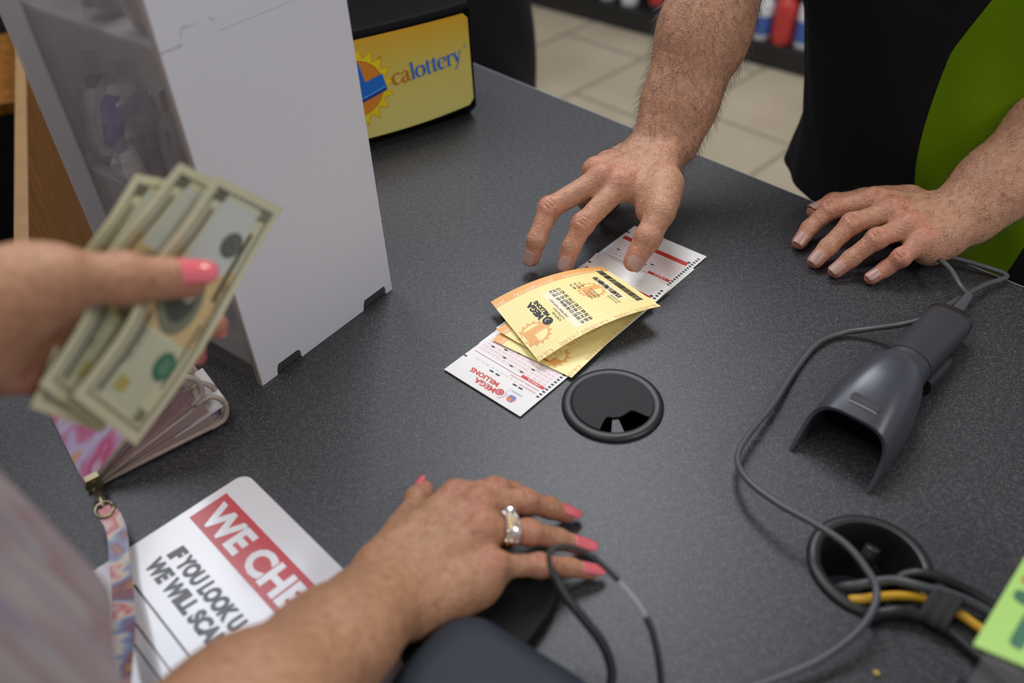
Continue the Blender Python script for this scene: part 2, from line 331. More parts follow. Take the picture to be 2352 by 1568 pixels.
# ------------------------------------------------------------------ bodies: a smooth implicit surface turned into one continuous mesh
def rc_dist(p, a, b, ra, rb):
    ba = b - a; l2 = float(ba @ ba); rr = ra - rb; a2 = l2 - rr * rr
    if a2 <= 1e-12: return np.linalg.norm(p - a, axis=-1) - max(ra, rb)
    il2 = 1.0 / l2; pa = p - a; y = pa @ ba; z = y - l2
    pa2 = (pa * pa).sum(-1); x2 = np.maximum(pa2 * l2 * l2 - 2 * y * y * l2 + y * y * l2, 0)   # |pa*l2 - ba*y|^2
    y2 = y * y * l2; z2 = z * z * l2; k = np.sign(rr) * rr * rr * x2
    r = (np.sqrt(x2 * a2 * il2) + y * rr) * il2 - ra
    m1 = np.sign(z) * a2 * z2 > k; m2 = np.sign(y) * a2 * y2 < k
    r = np.where(m2, np.sqrt(x2 + y2) * il2 - ra, r); r = np.where(m1, np.sqrt(x2 + z2) * il2 - rb, r)
    return r
class Body:
    def __init__(s, h): s.h = h; s.pr = []; s.cuts = []; s.spots = []
    def cone(s, a, b, ra, rb=None, k=0.006, n=None, sq=1.0):
        s.pr.append((np.array(a, float), np.array(b, float), ra, ra if rb is None else rb, k, None if n is None else unit(n), sq))
    def ball(s, c, r, k=0.006, n=None, sq=1.0):
        c = np.array(c, float); s.cone(c, c + np.array([1e-5, 0, 0]), r, r, k, n, sq)
    def cut(s, a, b, r, k=0.002): s.cuts.append((np.array(a, float), np.array(b, float), r, k))
    def spot(s, c, r, col, amt=1.0): s.spots.append((np.array(c, float), r, np.array(col, float), amt))
    def mesh(s, base):
        h = s.h; lo = np.min([np.minimum(a - ra, b - rb) for a, b, ra, rb, *_ in s.pr], 0) - 0.006; hi = np.max([np.maximum(a + ra, b + rb) for a, b, ra, rb, *_ in s.pr], 0) + 0.006
        N = np.ceil((hi - lo) / h).astype(int) + 1; V = np.full(N, 0.02, np.float32)
        ax = [lo[i] + h * np.arange(N[i]) for i in range(3)]
        def sub(a, b, ra, rb, mar):
            l = np.minimum(a - ra, b - rb) - mar; u = np.maximum(a + ra, b + rb) + mar
            i0 = np.maximum(0, np.floor((l - lo) / h).astype(int)); i1 = np.minimum(N, np.ceil((u - lo) / h).astype(int) + 1)
            sl = tuple(slice(i0[i], i1[i]) for i in range(3)); g = np.stack(np.meshgrid(*[ax[i][sl[i]] for i in range(3)], indexing='ij'), -1); return sl, g
        for a, b, ra, rb, k, n, sq in s.pr:
            sl, g = sub(a, b, ra, rb, k + 0.004); bb = b
            if n is not None and sq != 1.0:
                f = 1 / sq - 1; g = g + ((g - a) @ n)[..., None] * n * f; bb = b + n * float((b - a) @ n) * f
            d = rc_dist(g, a, bb, ra, rb) * (1.0 if sq == 1.0 else (sq + 1) / 2); v = V[sl]
            t = np.clip(0.5 + 0.5 * (v - d) / k, 0, 1); V[sl] = v * (1 - t) + d * t - k * t * (1 - t)
        for a, b, r, k in s.cuts:
            sl, g = sub(a, b, r, r, k + 0.002); d = -rc_dist(g, a, b, r, r); v = V[sl]
            t = np.clip(0.5 - 0.5 * (v - d) / k, 0, 1); V[sl] = v * (1 - t) + d * t + k * t * (1 - t)
        neg = V < 0; c = neg[:-1, :-1, :-1].astype(np.int8)
        cnt = sum(neg[i:N[0] - 1 + i, j:N[1] - 1 + j, q:N[2] - 1 + q].astype(np.int8) for i in (0, 1) for j in (0, 1) for q in (0, 1))
        I, J, K = np.nonzero((cnt > 0) & (cnt < 8)); cid = np.full(N - 1, -1, np.int32); cid[I, J, K] = np.arange(len(I))
        acc = np.zeros((len(I), 3)); num = np.zeros(len(I)); cs = [(i, j, q) for i in (0, 1) for j in (0, 1) for q in (0, 1)]
        for p in cs:
            for q in cs:
                if sum(abs(p[t] - q[t]) for t in range(3)) != 1 or p > q: continue
                v0 = V[I + p[0], J + p[1], K + p[2]]; v1 = V[I + q[0], J + q[1], K + q[2]]; m = (v0 < 0) != (v1 < 0)
                t = np.where(m, v0 / np.where(v0 == v1, 1, v0 - v1), 0)
                for ax_ in range(3): acc[:, ax_] += np.where(m, p[ax_] + (q[ax_] - p[ax_]) * t, 0)
                num += m
        vs = lo + h * (np.stack([I, J, K], 1) + acc / num[:, None]); quads = []
        for axis in range(3):
            o = [1, 1, 1]; A = neg[tuple(slice(0, N[t] - (1 if t == axis else 0)) for t in range(3))]; B = neg[tuple(slice(1 if t == axis else 0, N[t]) for t in range(3))]
            x = np.argwhere(A != B); u, w_ = (axis + 1) % 3, (axis + 2) % 3
            x = x[(x[:, u] > 0) & (x[:, w_] > 0) & (x[:, u] < N[u] - 1) & (x[:, w_] < N[w_] - 1)]
            inside = A[tuple(x.T)]; e1 = np.zeros(3, int); e1[u] = 1; e2 = np.zeros(3, int); e2[w_] = 1
            q = np.stack([cid[tuple((x - e1 - e2).T)], cid[tuple((x - e2).T)], cid[tuple(x.T)], cid[tuple((x - e1).T)]], 1)
            q = np.where(inside[:, None], q, q[:, ::-1]); quads.append(q)
        F = np.concatenate(quads); F = F[(F >= 0).all(1)]
        col = np.tile(np.array(base, float), (len(vs), 1))
        for c, r, cc, amt in s.spots:
            d = np.linalg.norm(vs - c, axis=1); t = np.clip(1 - d / r, 0, 1); t = (t * t * (3 - 2 * t) * amt)[:, None]; col = col * (1 - t) + cc * t
        return vs, F, col
def body_object(name, parts, m, parent):
    V, Fs, Cs, b = [], [], [], 0
    for v, f, c in parts: V.append(v); Fs.append(f + b); Cs.append(c); b += len(v)
    V = np.concatenate(V); Fs = np.concatenate(Fs); Cs = np.concatenate(Cs)
    me = bpy.data.meshes.new(name); me.vertices.add(len(V)); me.vertices.foreach_set('co', V.astype(np.float32).ravel())
    me.loops.add(Fs.size); me.loops.foreach_set('vertex_index', Fs.astype(np.int32).ravel()); me.polygons.add(len(Fs))
    me.polygons.foreach_set('loop_start', np.arange(0, Fs.size, 4, dtype=np.int32)); me.polygons.foreach_set('loop_total', np.full(len(Fs), 4, np.int32)) if False else None
    me.update(calc_edges=True); me.polygons.foreach_set('use_smooth', [True] * len(Fs)); me.materials.append(m)
    a = me.color_attributes.new('tone', 'FLOAT_COLOR', 'POINT'); a.data.foreach_set('color', np.concatenate([Cs, np.ones((len(V), 1))], 1).astype(np.float32).ravel())
    return obj(name, me, parent)

FING = ('index', 'middle', 'ring', 'pinky')
def hand(B, sp):
    """sp: wrist, elbow, up (dorsal), fingers {name:[MCP,PIP,DIP,TIP]}, thumb [CMC,MCP,IP,TIP], s = size, wr = wrist half width, red = joint colour"""
    s = sp.get('s', 1.0); W = np.array(sp['wrist'], float); E = np.array(sp['elbow'], float); up = unit(sp['up']); f = sp['fingers']
    fr = sp.get('fr', 1.0); wr = sp.get('wr', 0.029); thick = sp.get('wt', 0.66)
    mid = (np.array(f['middle'][0]) + np.array(f['ring'][0])) / 2; D = unit(mid - W); N = orth(up, D); S = unit(np.array(f['index'][0]) - np.array(f['pinky'][0])); S = orth(S, D)
    A = unit(E - W); NA = orth(sp.get('arm_up', up), A); M = W + (E - W) * 0.5
    # forearm, tapering to the wrist
    W0 = W + A * 0.012
    B.cone(W0, W + (E - W) * 0.22, wr, wr * 1.06, 0.01, NA, thick)
    B.cone(W + (E - W) * 0.22, M, wr * 1.06, sp.get('fa', 0.040), 0.03, NA, thick * 1.12)
    B.cone(M, E, sp.get('fa', 0.040), sp.get('el', 0.043), 0.03, NA, min(1, thick * 1.32))
    side = np.cross(A, NA); side = side * np.sign(side @ S + 1e-9)
    B.ball(W0 + A * 0.010 - side * wr * 0.55 + NA * wr * thick * 0.45, 0.009 * s, 0.012)      # head of the ulna
    B.cone(W0, W + D * 0.014 * s, wr * 0.93, wr * 0.92, 0.014, N, thick * 1.0)
    # palm
    offs = {'index': 0.55, 'middle': 0.18, 'ring': -0.2, 'pinky': -0.55}
    for n in FING:
        mcp = np.array(f[n][0], float); c0 = W + D * 0.012 * s + S * wr * offs[n] * 1.15; r = {'index': .0108, 'middle': .0108, 'ring': .0102, 'pinky': .0092}[n] * s * fr
        B.cone(c0, mcp, 0.0135 * s, r, 0.010)
        B.cone(c0 - N * 0.007 * s, mcp - N * 0.006 * s - D * 0.004, 0.0125 * s, r * 0.98, 0.012)
        B.cone(c0 + N * 0.0075 * s, mcp + N * (r - 0.0028), 0.004 * s, 0.0032 * s, 0.006)        # tendon
        B.ball(mcp + N * r * 0.28, r * 0.93, 0.006)
    pk = np.array(f['pinky'][0], float)
    B.cone(W + D * 0.014 * s - S * wr * 0.55 - N * 0.007 * s, pk - D * 0.014 - N * 0.009 * s, 0.0150 * s, 0.011 * s, 0.014)
    t = [np.array(q, float) for q in sp['thumb']]
    B.cone(W + D * 0.012 * s + S * wr * 0.45 - N * 0.004, t[0], 0.0145 * s, 0.0145 * s, 0.012)
    B.cone(t[0], t[1], 0.0155 * s, 0.0122 * s * fr, 0.012)
    B.cone((t[0] + W) / 2 - N * 0.006 * s + D * 0.01, t[1] * 0.75 + np.array(f['index'][0]) * 0.25 - N * 0.010 * s, 0.014 * s, 0.009 * s, 0.016)
    ix = np.array(f['index'][0], float)
    B.cone(t[0] * 0.45 + t[1] * 0.55, ix * 0.75 + W * 0.25 - N * 0.004 * s, 0.0095 * s, 0.009 * s, 0.016)           # web
    B.cone(t[1], t[2], 0.0118 * s * fr, 0.0106 * s * fr, 0.004); B.cone(t[2], t[3], 0.0108 * s * fr, 0.0088 * s * fr, 0.004)
    B.ball(t[2], 0.0112 * s * fr, 0.003)
    nails = []
    R = {'index': (.0102, .0089, .0078, .0070), 'middle': (.0104, .0091, .0080, .0072), 'ring': (.0098, .0086, .0076, .0068), 'pinky': (.0086, .0076, .0068, .0060)}
    for n in FING:
        p = [np.array(q, float) for q in f[n]]; r = [x * s * fr for x in R[n]]
        for i in range(3): B.cone(p[i], p[i + 1], r[i], r[i + 1], 0.0035 if i else 0.0055)
        B.ball(p[1], r[1] * 1.05, 0.004)
        dd = unit(p[3] - p[2]); dm = unit(p[2] - p[1]); sd = unit(np.cross(dd, N)); nn = orth(sp.get('nail_up', {}).get(n, N), dd)
        # dorsal side of a bent finger: continue the plane of the bend
        pl = np.cross(unit(p[1] - p[0]), unit(p[2] - p[1]))
        n1 = orth(N, unit(p[2] - p[0] + 1e-9)); ct = unit(np.cross(n1, unit(p[2] - p[0])))
        for kk in (-1.5, 0, 1.5):
            base = p[1] + unit(p[2] - p[0]) * kk * 0.0022 * s; q = base + n1 * (r[1] * 1.07 + 0.0013)
            B.cut(q - ct * r[1] * 0.6 - n1 * 0.0016, q + ct * r[1] * 0.6 - n1 * 0.0016, 0.0005, 0.0022)
        B.spot(p[1], 0.022 * s, sp['red'], 0.55); B.spot(p[3], 0.020 * s, sp['red'], 0.8); B.spot(p[0] + N * 0.008, 0.020 * s, sp['red'], 0.5); B.spot((p[1] + p[2]) / 2 - N * .006, 0.02 * s, sp['red'], 0.4)
        nails.append((n, p[3], dd, nn, r[3]))
    dd = unit(t[3] - t[2]); nn = orth(sp.get('thumb_up', up), dd); nails.append(('thumb', t[3], dd, nn, 0.0088 * s * fr))
    B.spot(t[3], 0.024 * s, sp['red'], 0.6); B.spot(t[2], 0.02 * s, sp['red'], 0.4)
    return nails
def nail_mesh(T, D, N, r, m, name, parent, length=0.0115, ext=0.0, wide=1.0, th=0.0007):
    S = np.cross(D, N); mb = MB(); nu, nv = 12, 12; top = []; bot = []
    s0 = -length * 0.72; s1 = r * 0.80 + ext
    for i in range(nu + 1):
        t = i / nu; s_ = s0 + (s1 - s0) * t
        wd = math.radians(62) * wide * (1 - max(0, (0.12 - t) / 0.12) ** 2 * 0.45) * math.sqrt(max(0.06, 1 - max(0, (t - 0.70) / 0.31) ** 2 * (0.60 if ext == 0 else 0.9)))
        rr = r * 1.04 - (max(0, s_) ** 2) * (16 if ext == 0 else 9) + 0.0001
        for j in range(nv + 1):
            a = -wd + 2 * wd * j / nv; p = T + D * s_ + (S * math.sin(a) + N * math.cos(a)) * rr
            top.append(p); bot.append(p - (S * math.sin(a) + N * math.cos(a)) * th)
    M = nv + 1; k = len(top); fs = []
    for i in range(nu):
        for j in range(nv): a = i * M + j; fs.append([a, a + 1, a + M + 1, a + M]); fs.append([k + a, k + a + M, k + a + M + 1, k + a + 1])
    for i in range(nu): a = i * M; fs.append([a, a + M, k + a + M, k + a]); a += nv; fs.append([a, k + a, k + a + M, a + M])
    for j in range(nv): fs.append([j, k + j, k + j + 1, j + 1]); a = nu * M + j; fs.append([a, a + 1, k + a + 1, k + a])
    mb.add(top + bot, fs, m); return mb.build(name, parent, smooth=True)
def arm_hair(vs, F, W, E, name, parent, m, count, t0=0.0, t1=0.9, seed=1, skip=None, ln=(0.005, 0.013)):
    """short dark hairs growing from the forearm skin"""
    rng = np.random.default_rng(seed); fc = vs[F].mean(1); nr = np.cross(vs[F[:, 1]] - vs[F[:, 0]], vs[F[:, 2]] - vs[F[:, 0]]); nr /= np.linalg.norm(nr, axis=1)[:, None] + 1e-12
    A = unit(E - W); L = np.linalg.norm(E - W); t = (fc - W) @ A / L; ok = (t > t0) & (t < t1); idx = np.nonzero(ok)[0]; idx = rng.choice(idx, count); mb = MB()
    V = []; FF = []; b = 0
    for i in idx:
        p = fc[i]; n = nr[i]; sd = np.cross(A, n); L_ = rng.uniform(*ln); d = unit(-A * rng.uniform(0.5, 1.0) + n * rng.uniform(0.35, 1.1) + sd * rng.normal(0.25, 0.35)); cur = -n * rng.uniform(0.1, 0.45) - A * 0.2
        r = rng.uniform(0.00007, 0.00012); q = p - n * 0.0003; ring = None; a1 = orth(n, d); a2 = np.cross(d, a1)
        for s_ in range(4):
            tt = s_ / 3; c = q + d * L_ * tt + cur * L_ * tt * tt * 0.6; rr = r * (1 - 0.7 * tt)
            V += [c + a1 * rr, c + (-a1 * 0.5 + a2 * 0.87) * rr, c + (-a1 * 0.5 - a2 * 0.87) * rr]
            if s_: FF += [[b + 3 * (s_ - 1) + j, b + 3 * (s_ - 1) + (j + 1) % 3, b + 3 * s_ + (j + 1) % 3, b + 3 * s_ + j] for j in range(3)]
        b += 12
    mb.add(V, FF, m); o = mb.build(name, parent); o['kind'] = 'stuff'; return o

# ------------------------------------------------------------------ shared materials
M_lam = laminate(); M_wood = wood(); M_floor = floor_tile()
M_woodedge = mat('pale_wood_edge', (0.26, 0.145, 0.055), 0.7, noise=(30, .2))
M_dark = mat('shaded_interior', (0.018, 0.014, 0.011), 0.7)  # shade of the deep cabinet put into the colour of its panels
M_edge = mat('counter_edge_band', (0.30, 0.30, 0.34), 0.35)
M_wall = mat('off_white_paint', (0.66, 0.64, 0.6), 0.8)
M_blackpl = mat('black_plastic', (0.013, 0.013, 0.015), 0.42, bump=(900, .25, .0002))
M_gloss = mat('gloss_black_plastic', (0.008, 0.008, 0.009), 0.16)
M_void = mat('unlit_black', (0.002, 0.002, 0.002), 0.9, spec=0.1)
M_white = mat('white_corrugated_plastic', (0.76, 0.765, 0.84), 0.42, bump=(60, .08, .0006))
M_whiteedge = mat('clear_plastic_edge', (0.40, 0.36, 0.36), 0.3)
M_paper = mat('white_paper', (0.86, 0.85, 0.84), 0.55)
M_red = mat('red_ink', (0.62, 0.045, 0.035), 0.5); M_pink = mat('pink_tint_ink', (0.87, 0.76, 0.77), 0.55)
M_ink = mat('black_ink', (0.012, 0.010, 0.018), 0.5); M_numink = mat('grey_red_ink', (0.36, 0.20, 0.22), 0.55)
M_redfine = mat('dark_red_line_ink', (0.52, 0.07, 0.14), 0.5)
M_blueink = mat('blue_ink', (0.04, 0.22, 0.62), 0.5); M_orangeink = mat('sun_orange_ink', (0.75, 0.20, 0.05), 0.5)
M_ticket = mat('pale_yellow_ticket_paper', (0.94, 0.82, 0.36), 0.42); M_tw = mat('cream_wave_ink', (0.80, 0.60, 0.28), 0.45)
M_tor = mat('ticket_orange_band', (0.84, 0.42, 0.13), 0.45); M_torlt = mat('ticket_light_letter', (0.92, 0.74, 0.50), 0.45)
M_tcom = mat('ticket_faint_orange_letter', (0.78, 0.46, 0.20), 0.45); M_tlt = mat('ticket_cream_patch', (0.93, 0.84, 0.62), 0.45)
M_cord = mat('grey_cable_rubber', (0.070, 0.074, 0.080), 0.42)
M_blackcord = mat('black_cable_rubber', (0.018, 0.018, 0.020), 0.40)

def tagst(o): o['kind'] = 'structure'; return o

# ------------------------------------------------------------------ floor, walls, ceiling
mb = MB(); mb.box((0.6, 2.2, FLOOR - 0.02), (8, 8, 0.04), M_floor); tagst(mb.build('floor'))
M_ceil = mat('white_ceiling_tile', (0.62, 0.61, 0.58), 0.9)
mb = MB(); mb.box((0.6, 2.2, 2.03), (8, 8, 0.06), M_ceil); tagst(mb.build('ceiling'))
mb = MB(); mb.box((0.6, 6.15, 0.54), (8, 0.1, 2.93), M_wall); tagst(mb.build('wall_far'))
mb = MB(); mb.box((-3.45, 2.2, 0.54), (0.1, 8, 2.93), M_wall); tagst(mb.build('wall_left'))

# ------------------------------------------------------------------ counter
U = np.array([0.675, -0.738, 0.0]); U /= np.linalg.norm(U); NB = np.array([-U[1], U[0], 0.0])   # along the counter, and away from the customer
FA = np.array([-0.0302, 1.1214, 0.0])
G1 = np.array([0.0759, 0.4662, 0.0]); G2 = np.array([0.2230, 0.3123, 0.0])
near0 = FA - NB * 0.765
cpoly = [FA - U * 0.26, FA + U * 1.75, near0 + U * 1.75, near0 + U * 0.085, np.array([-0.505, 0.588, 0]), np.array([-0.345, 0.62, 0]), np.array([-0.235, 0.735, 0]), np.array([-0.32, 0.88, 0])]
def holed_plate(name, outer, holes, z1, th, m, parent):
    c = bpy.data.curves.new(name, 'CURVE'); c.dimensions = '2D'; c.fill_mode = 'BOTH'; c.extrude = th / 2
    for loop in [outer] + holes:
        s = c.splines.new('POLY'); s.points.add(len(loop) - 1); s.use_cyclic_u = True
        for i, p in enumerate(loop): s.points[i].co = (p[0], p[1], 0, 1)
    o = bpy.data.objects.new(name, c); me = bpy.data.meshes.new_from_object(o); bpy.data.objects.remove(o)
    for v in me.vertices: v.co.z += z1 - th / 2
    me.materials.clear(); me.materials.append(m); r = obj(name, me, parent); return r
def circ(c, r, n=64): return [(c[0] + r * math.cos(2 * PI * i / n), c[1] + r * math.sin(2 * PI * i / n)) for i in range(n)]
counter = thing('sales_counter', 'speckled dark grey laminate shop counter with two round black cable holes', 'counter')
holed_plate('countertop', cpoly, [circ(G1, 0.0325), circ(G2, 0.0325)], 0.0, 0.03, M_lam, counter)
mb = MB()
a, b = cpoly[0], cpoly[1]
mb.box((a + b) / 2 + NB * 0.0006 + np.array([0, 0, -0.0152]), (np.linalg.norm(b - a), 0.0011, 0.0304), M_edge, X=U, Y=NB)
mb.build('edge_band', counter)
mb = MB(); ins = [FA - U * 0.02 - NB * 0.06, FA + U * 1.7 - NB * 0.06, near0 + U * 1.7 + NB * 0.10, near0 + U * 0.36 + NB * 0.10]
ring = [(p[0], p[1], -0.031) for p in ins]
mb.prism([(p[0], p[1], FLOOR + 0.001) for p in ins][::1], (0, 0, 0.45), mat('counter_base_panel', (0.10, 0.10, 0.11), 0.5))
mb.box((FA + FA + U * 1.7 - NB * 0.14) / 2 + np.array([0, 0, (FLOOR - 0.03) / 2]), (1.7, 0.02, -FLOOR - 0.031), mat('counter_base_panel', (0.10, 0.10, 0.11), 0.5), X=U, Y=NB)
mb.build('base_panel', counter)

# ------------------------------------------------------------------ round cable grommets
def grommet_ring(c, name, parent, sleeve=0.05):
    mb = MB(); prof = [(0.0395, 0.0002), (0.0395, 0.0016), (0.0385, 0.0032), (0.0365, 0.0042), (0.0335, 0.0042), (0.0318, 0.0036), (0.0313, 0.0020), (0.0305, 0.0005), (0.0300, -sleeve), (0.0312, -sleeve), (0.0316, -0.001), (0.0324, 0.0002)]
    mb.lathe(prof, c, M_blackpl, 72, cap=False)
    n = 72; k = len(prof); mb.f += [[(k - 1) * n + j, (k - 1) * n + (j + 1) % n, (j + 1) % n, j] for j in range(n)]; mb.m += [0] * n
    return mb.build(name, parent, smooth=True, angle=40)
g1 = thing('cable_grommet', 'round black cable grommet closed by its lid beside the tickets', 'cable grommet', 'round black grommets in the counter')
grommet_ring(G1, 'flange', g1, 0.028)
# lid with the two cable notches cut in its rim
toV = unit(P(1425, 1010)[:2] - G1[:2]); ang0 = math.atan2(toV[1], toV[0])
def lidpt(s, t): return G1[:2] + toV * s + np.array([-toV[1], toV[0]]) * t
def q2(px, py): p = P(px, py, 0.003); return (p[0], p[1])
z6 = lambda x, y: q2(1250 + x * 310 / 2209, 820 + y * 310 / 2209)
notch = [z6(*p) for p in ((905, 1195), (985, 1030), (1035, 985), (1130, 1000), (1230, 990), (1330, 940), (1405, 885), (1480, 890), (1710, 990))]
R_l = 0.0312
def on_rim(p): d = np.array(p) - G1[:2]; return math.atan2(d[1], d[0])
aS, aE = on_rim(notch[-1]), on_rim(notch[0])
while aE < aS: aE += 2 * PI
if aE - aS < PI: aE, aS = aS + 2 * PI, aE
rim = [(G1[0] + R_l * math.cos(t), G1[1] + R_l * math.sin(t)) for t in np.linspace(aS, aE, 60)]
holed_plate('lid', rim + notch[1:-1], [], 0.0041, 0.0016, mat('matte_black_plastic', (0.014, 0.014, 0.016), .6, spec=.3, bump=(900, .3, .0002)), g1)
mb = MB(); mb.lathe([(0.0299, -0.0265), (0.0299, -0.0255)], G1, M_void, 48); mb.build('inner_disc', g1)
sp = [z6(*p) for p in ((1115, 1005), (1215, 1000), (1315, 1225), (1100, 1240))]
mb = MB(); mb.prism([(x, y, 0.0008) for x, y in sp], (0, 0, 0.0016), M_blackpl); mb.build('divider', g1)
g2 = thing('cable_grommet', 'open round black cable grommet with cables coming out of it', 'cable grommet', 'round black grommets in the counter')
grommet_ring(G2, 'flange', g2, 0.055)

# ------------------------------------------------------------------ play slips
E_LOWN = unit([0.6883, 0.7254, 0.0]); E_LOWT = np.array([-E_LOWN[1], E_LOWN[0], 0.0])
def digits_row(S, u, v0, v1, n, m, size=0.0021, start=1):
    for i in range(n):
        v = v0 + (v1 - v0) * i / (n - 1); s_ = str(start + i)
        S.text(s_, (u, v - 0.0012), (0, 1), (-1, 0), size, m, 2, bold=0.0)
        for dv in (-0.0024, 0.0026): S.rect(u - 0.0016, v + dv - 0.00011, u + 0.0002, v + dv + 0.00011, m, 2, 1)
def play_slip(name, label, org, z0, marks, head=True, seed=3, curl=0.0006):
    rng = random.Random(seed)
    def fm(u, v):
        k = max(0.0, u - 0.16) / 0.04
        return org + E_LOWN * u + E_LOWT * v + np.array([0, 0, z0 + 0.00035 * math.sin(u * 40 + 1) ** 2 + curl * k * k + 0.0004 * (v / .083 - .5) ** 2])
    S = Sheet(fm); L, Wd = 0.2035, 0.083
    S.base(0, L, 0, Wd, M_paper, 30, 8, 0.0003)
    # timing marks along the edge
    u = 0.0248
    while u < L - 0.006:
        S.rect(u - 0.0009, 0.0022, u + 0.0009, 0.0048, M_ink, 3, 1); u += 0.00362
    S.rect(0.0225, 0.0795, 0.0240, 0.0830, M_ink, 3, 1)
    if head:
        S.text('MEGA', (0.0102, 0.0340), (0, 1), (-1, 0), 0.0072, M_red, 2, bold=0.00028, shear=-0.2, sx=1.12)
        S.text('MILLIONS', (0.0168, 0.0365), (0, 1), (-1, 0), 0.0066, M_red, 2, bold=0.00026, shear=-0.2, sx=1.06)
        ring_ = text_mesh('O', 0.0095, bold=0.0003); S.shape(ring_, (0.0128, 0.0262), (0, 1), (-1, 0), M_red, 2); S.disc((0.0096, 0.0300), 0.0017, M_redfine, 3, 16)
        for k in range(5):
            q0 = 3.6 + k * 0.35; S.disc((0.0096 + 0.0062 * math.cos(q0), 0.0300 + 0.0062 * math.sin(q0)), 0.0006, M_red, 2, 8)
        S.rect(0.0030, 0.02555, 0.0185, 0.02580, M_blueink, 2, 1)
        S.disc((0.0098, 0.0180), 0.0046, M_orangeink, 2, spikes=14, r2=0.72)
        ell = ([(-0.0026, 0.0034), (-0.0010, 0.0034), (-0.0010, -0.0008), (0.0034, -0.0008), (0.0034, -0.0030), (-0.0026, -0.0030)], [[0, 1, 2, 3, 4, 5]])
        S.shape(ell, (0.0098, 0.0180), (0, 1), (-1, 0), M_blueink, 3)
        S.text('calottery', (0.0176, 0.0130), (0, 1), (-1, 0), 0.0030, M_blueink, 2)
        for v in (0.0515, 0.0449, 0.0262, 0.0202): S.rect(0.0224, v - 0.0021, 0.0240, v + 0.0021, M_ink, 3, 1)
        S.text('ADVANCE PLAY', (0.0272, 0.0072), (0, 1), (-1, 0), 0.0024, M_redfine, 2)
        S.text('ADDITIONAL QUICK PICKS', (0.0310, 0.0072), (0, 1), (-1, 0), 0.0024, M_redfine, 2)
        digits_row(S, 0.0275, 0.0300, 0.0705, 9, M_numink, 0.0019, 2)
    def board(u0, label_, played, nrow=6):
        S.rect(u0 + 0.0035, 0.0070, u0 + 0.0035 + 0.0040 * nrow + 0.002, 0.0795, M_pink, 1)
        S.rect(u0, 0.0055, u0 + 0.0034, 0.0292, M_red, 2)
        S.text(label_, (u0 + 0.0028, 0.0100), (0, 1), (-1, 0), 0.0031, M_paper, 3, bold=0.00004)
        S.rect(u0 - 0.0004, 0.0292, u0 + 0.0002, 0.0800, M_redfine, 2)
        for r in range(nrow): digits_row(S, u0 + 0.0062 + 0.0040 * r, 0.0100, 0.0770, 13, M_numink, 0.0018, 1 + 13 * r)
        for r, c in played:
            v = 0.0100 + (0.0670) * c / 12
            S.disc((u0 + 0.0050 + 0.0040 * r, v), 0.0009, M_ink, 4, 10, ry=0.0019)
    board(0.0332, '2 PLAY A', [(0, 4), (0, 6), (2, 3), (1, 8), (3, 9), (4, 7), (2, 11)])
    board(0.0760, '2 PLAY B', [(1, 3), (3, 8), (2, 10)], 5)
    board(0.1120, '2 PLAY C', [(1, 3), (3, 8), (0, 6)], 6)
    board(0.1480, '2 PLAY D', marks, 6)
    S.rect(0.1785, 0.0070, 0.1842, 0.0800, M_red, 2)
    for v in (0.0795, ): S.rect(L - 0.014, v, L - 0.0122, v + 0.0035, M_ink, 3, 1)
    S.rect(L - 0.0195, 0.0060, L - 0.0175, 0.0090, M_ink, 3, 1)
    o = S.build(name); tag(o, label, 'lottery slip', 'lottery play slips'); return o
OA = P(1195, 960)
play_slip('play_slip', 'white and red play slip with its logo end nearest the customer', OA, 0.0016, [(2, 3), (4, 8)], curl=.0045)
play_slip('play_slip', 'white and red play slip under the clerk\'s thumb, reaching farthest towards the clerk', OA + E_LOWN * 0.0665 + E_LOWT * 0.0036, 0.0008, [(1, 5), (2, 4), (2, 11), (3, 6)], False, 5)
play_slip('play_slip', 'play slip nearly hidden below the others, its edge showing at the grommet', OA + E_LOWN * 0.0430 - E_LOWT * 0.0022 + E_LOWT * 0.004, 0.0002, [], False, 9)

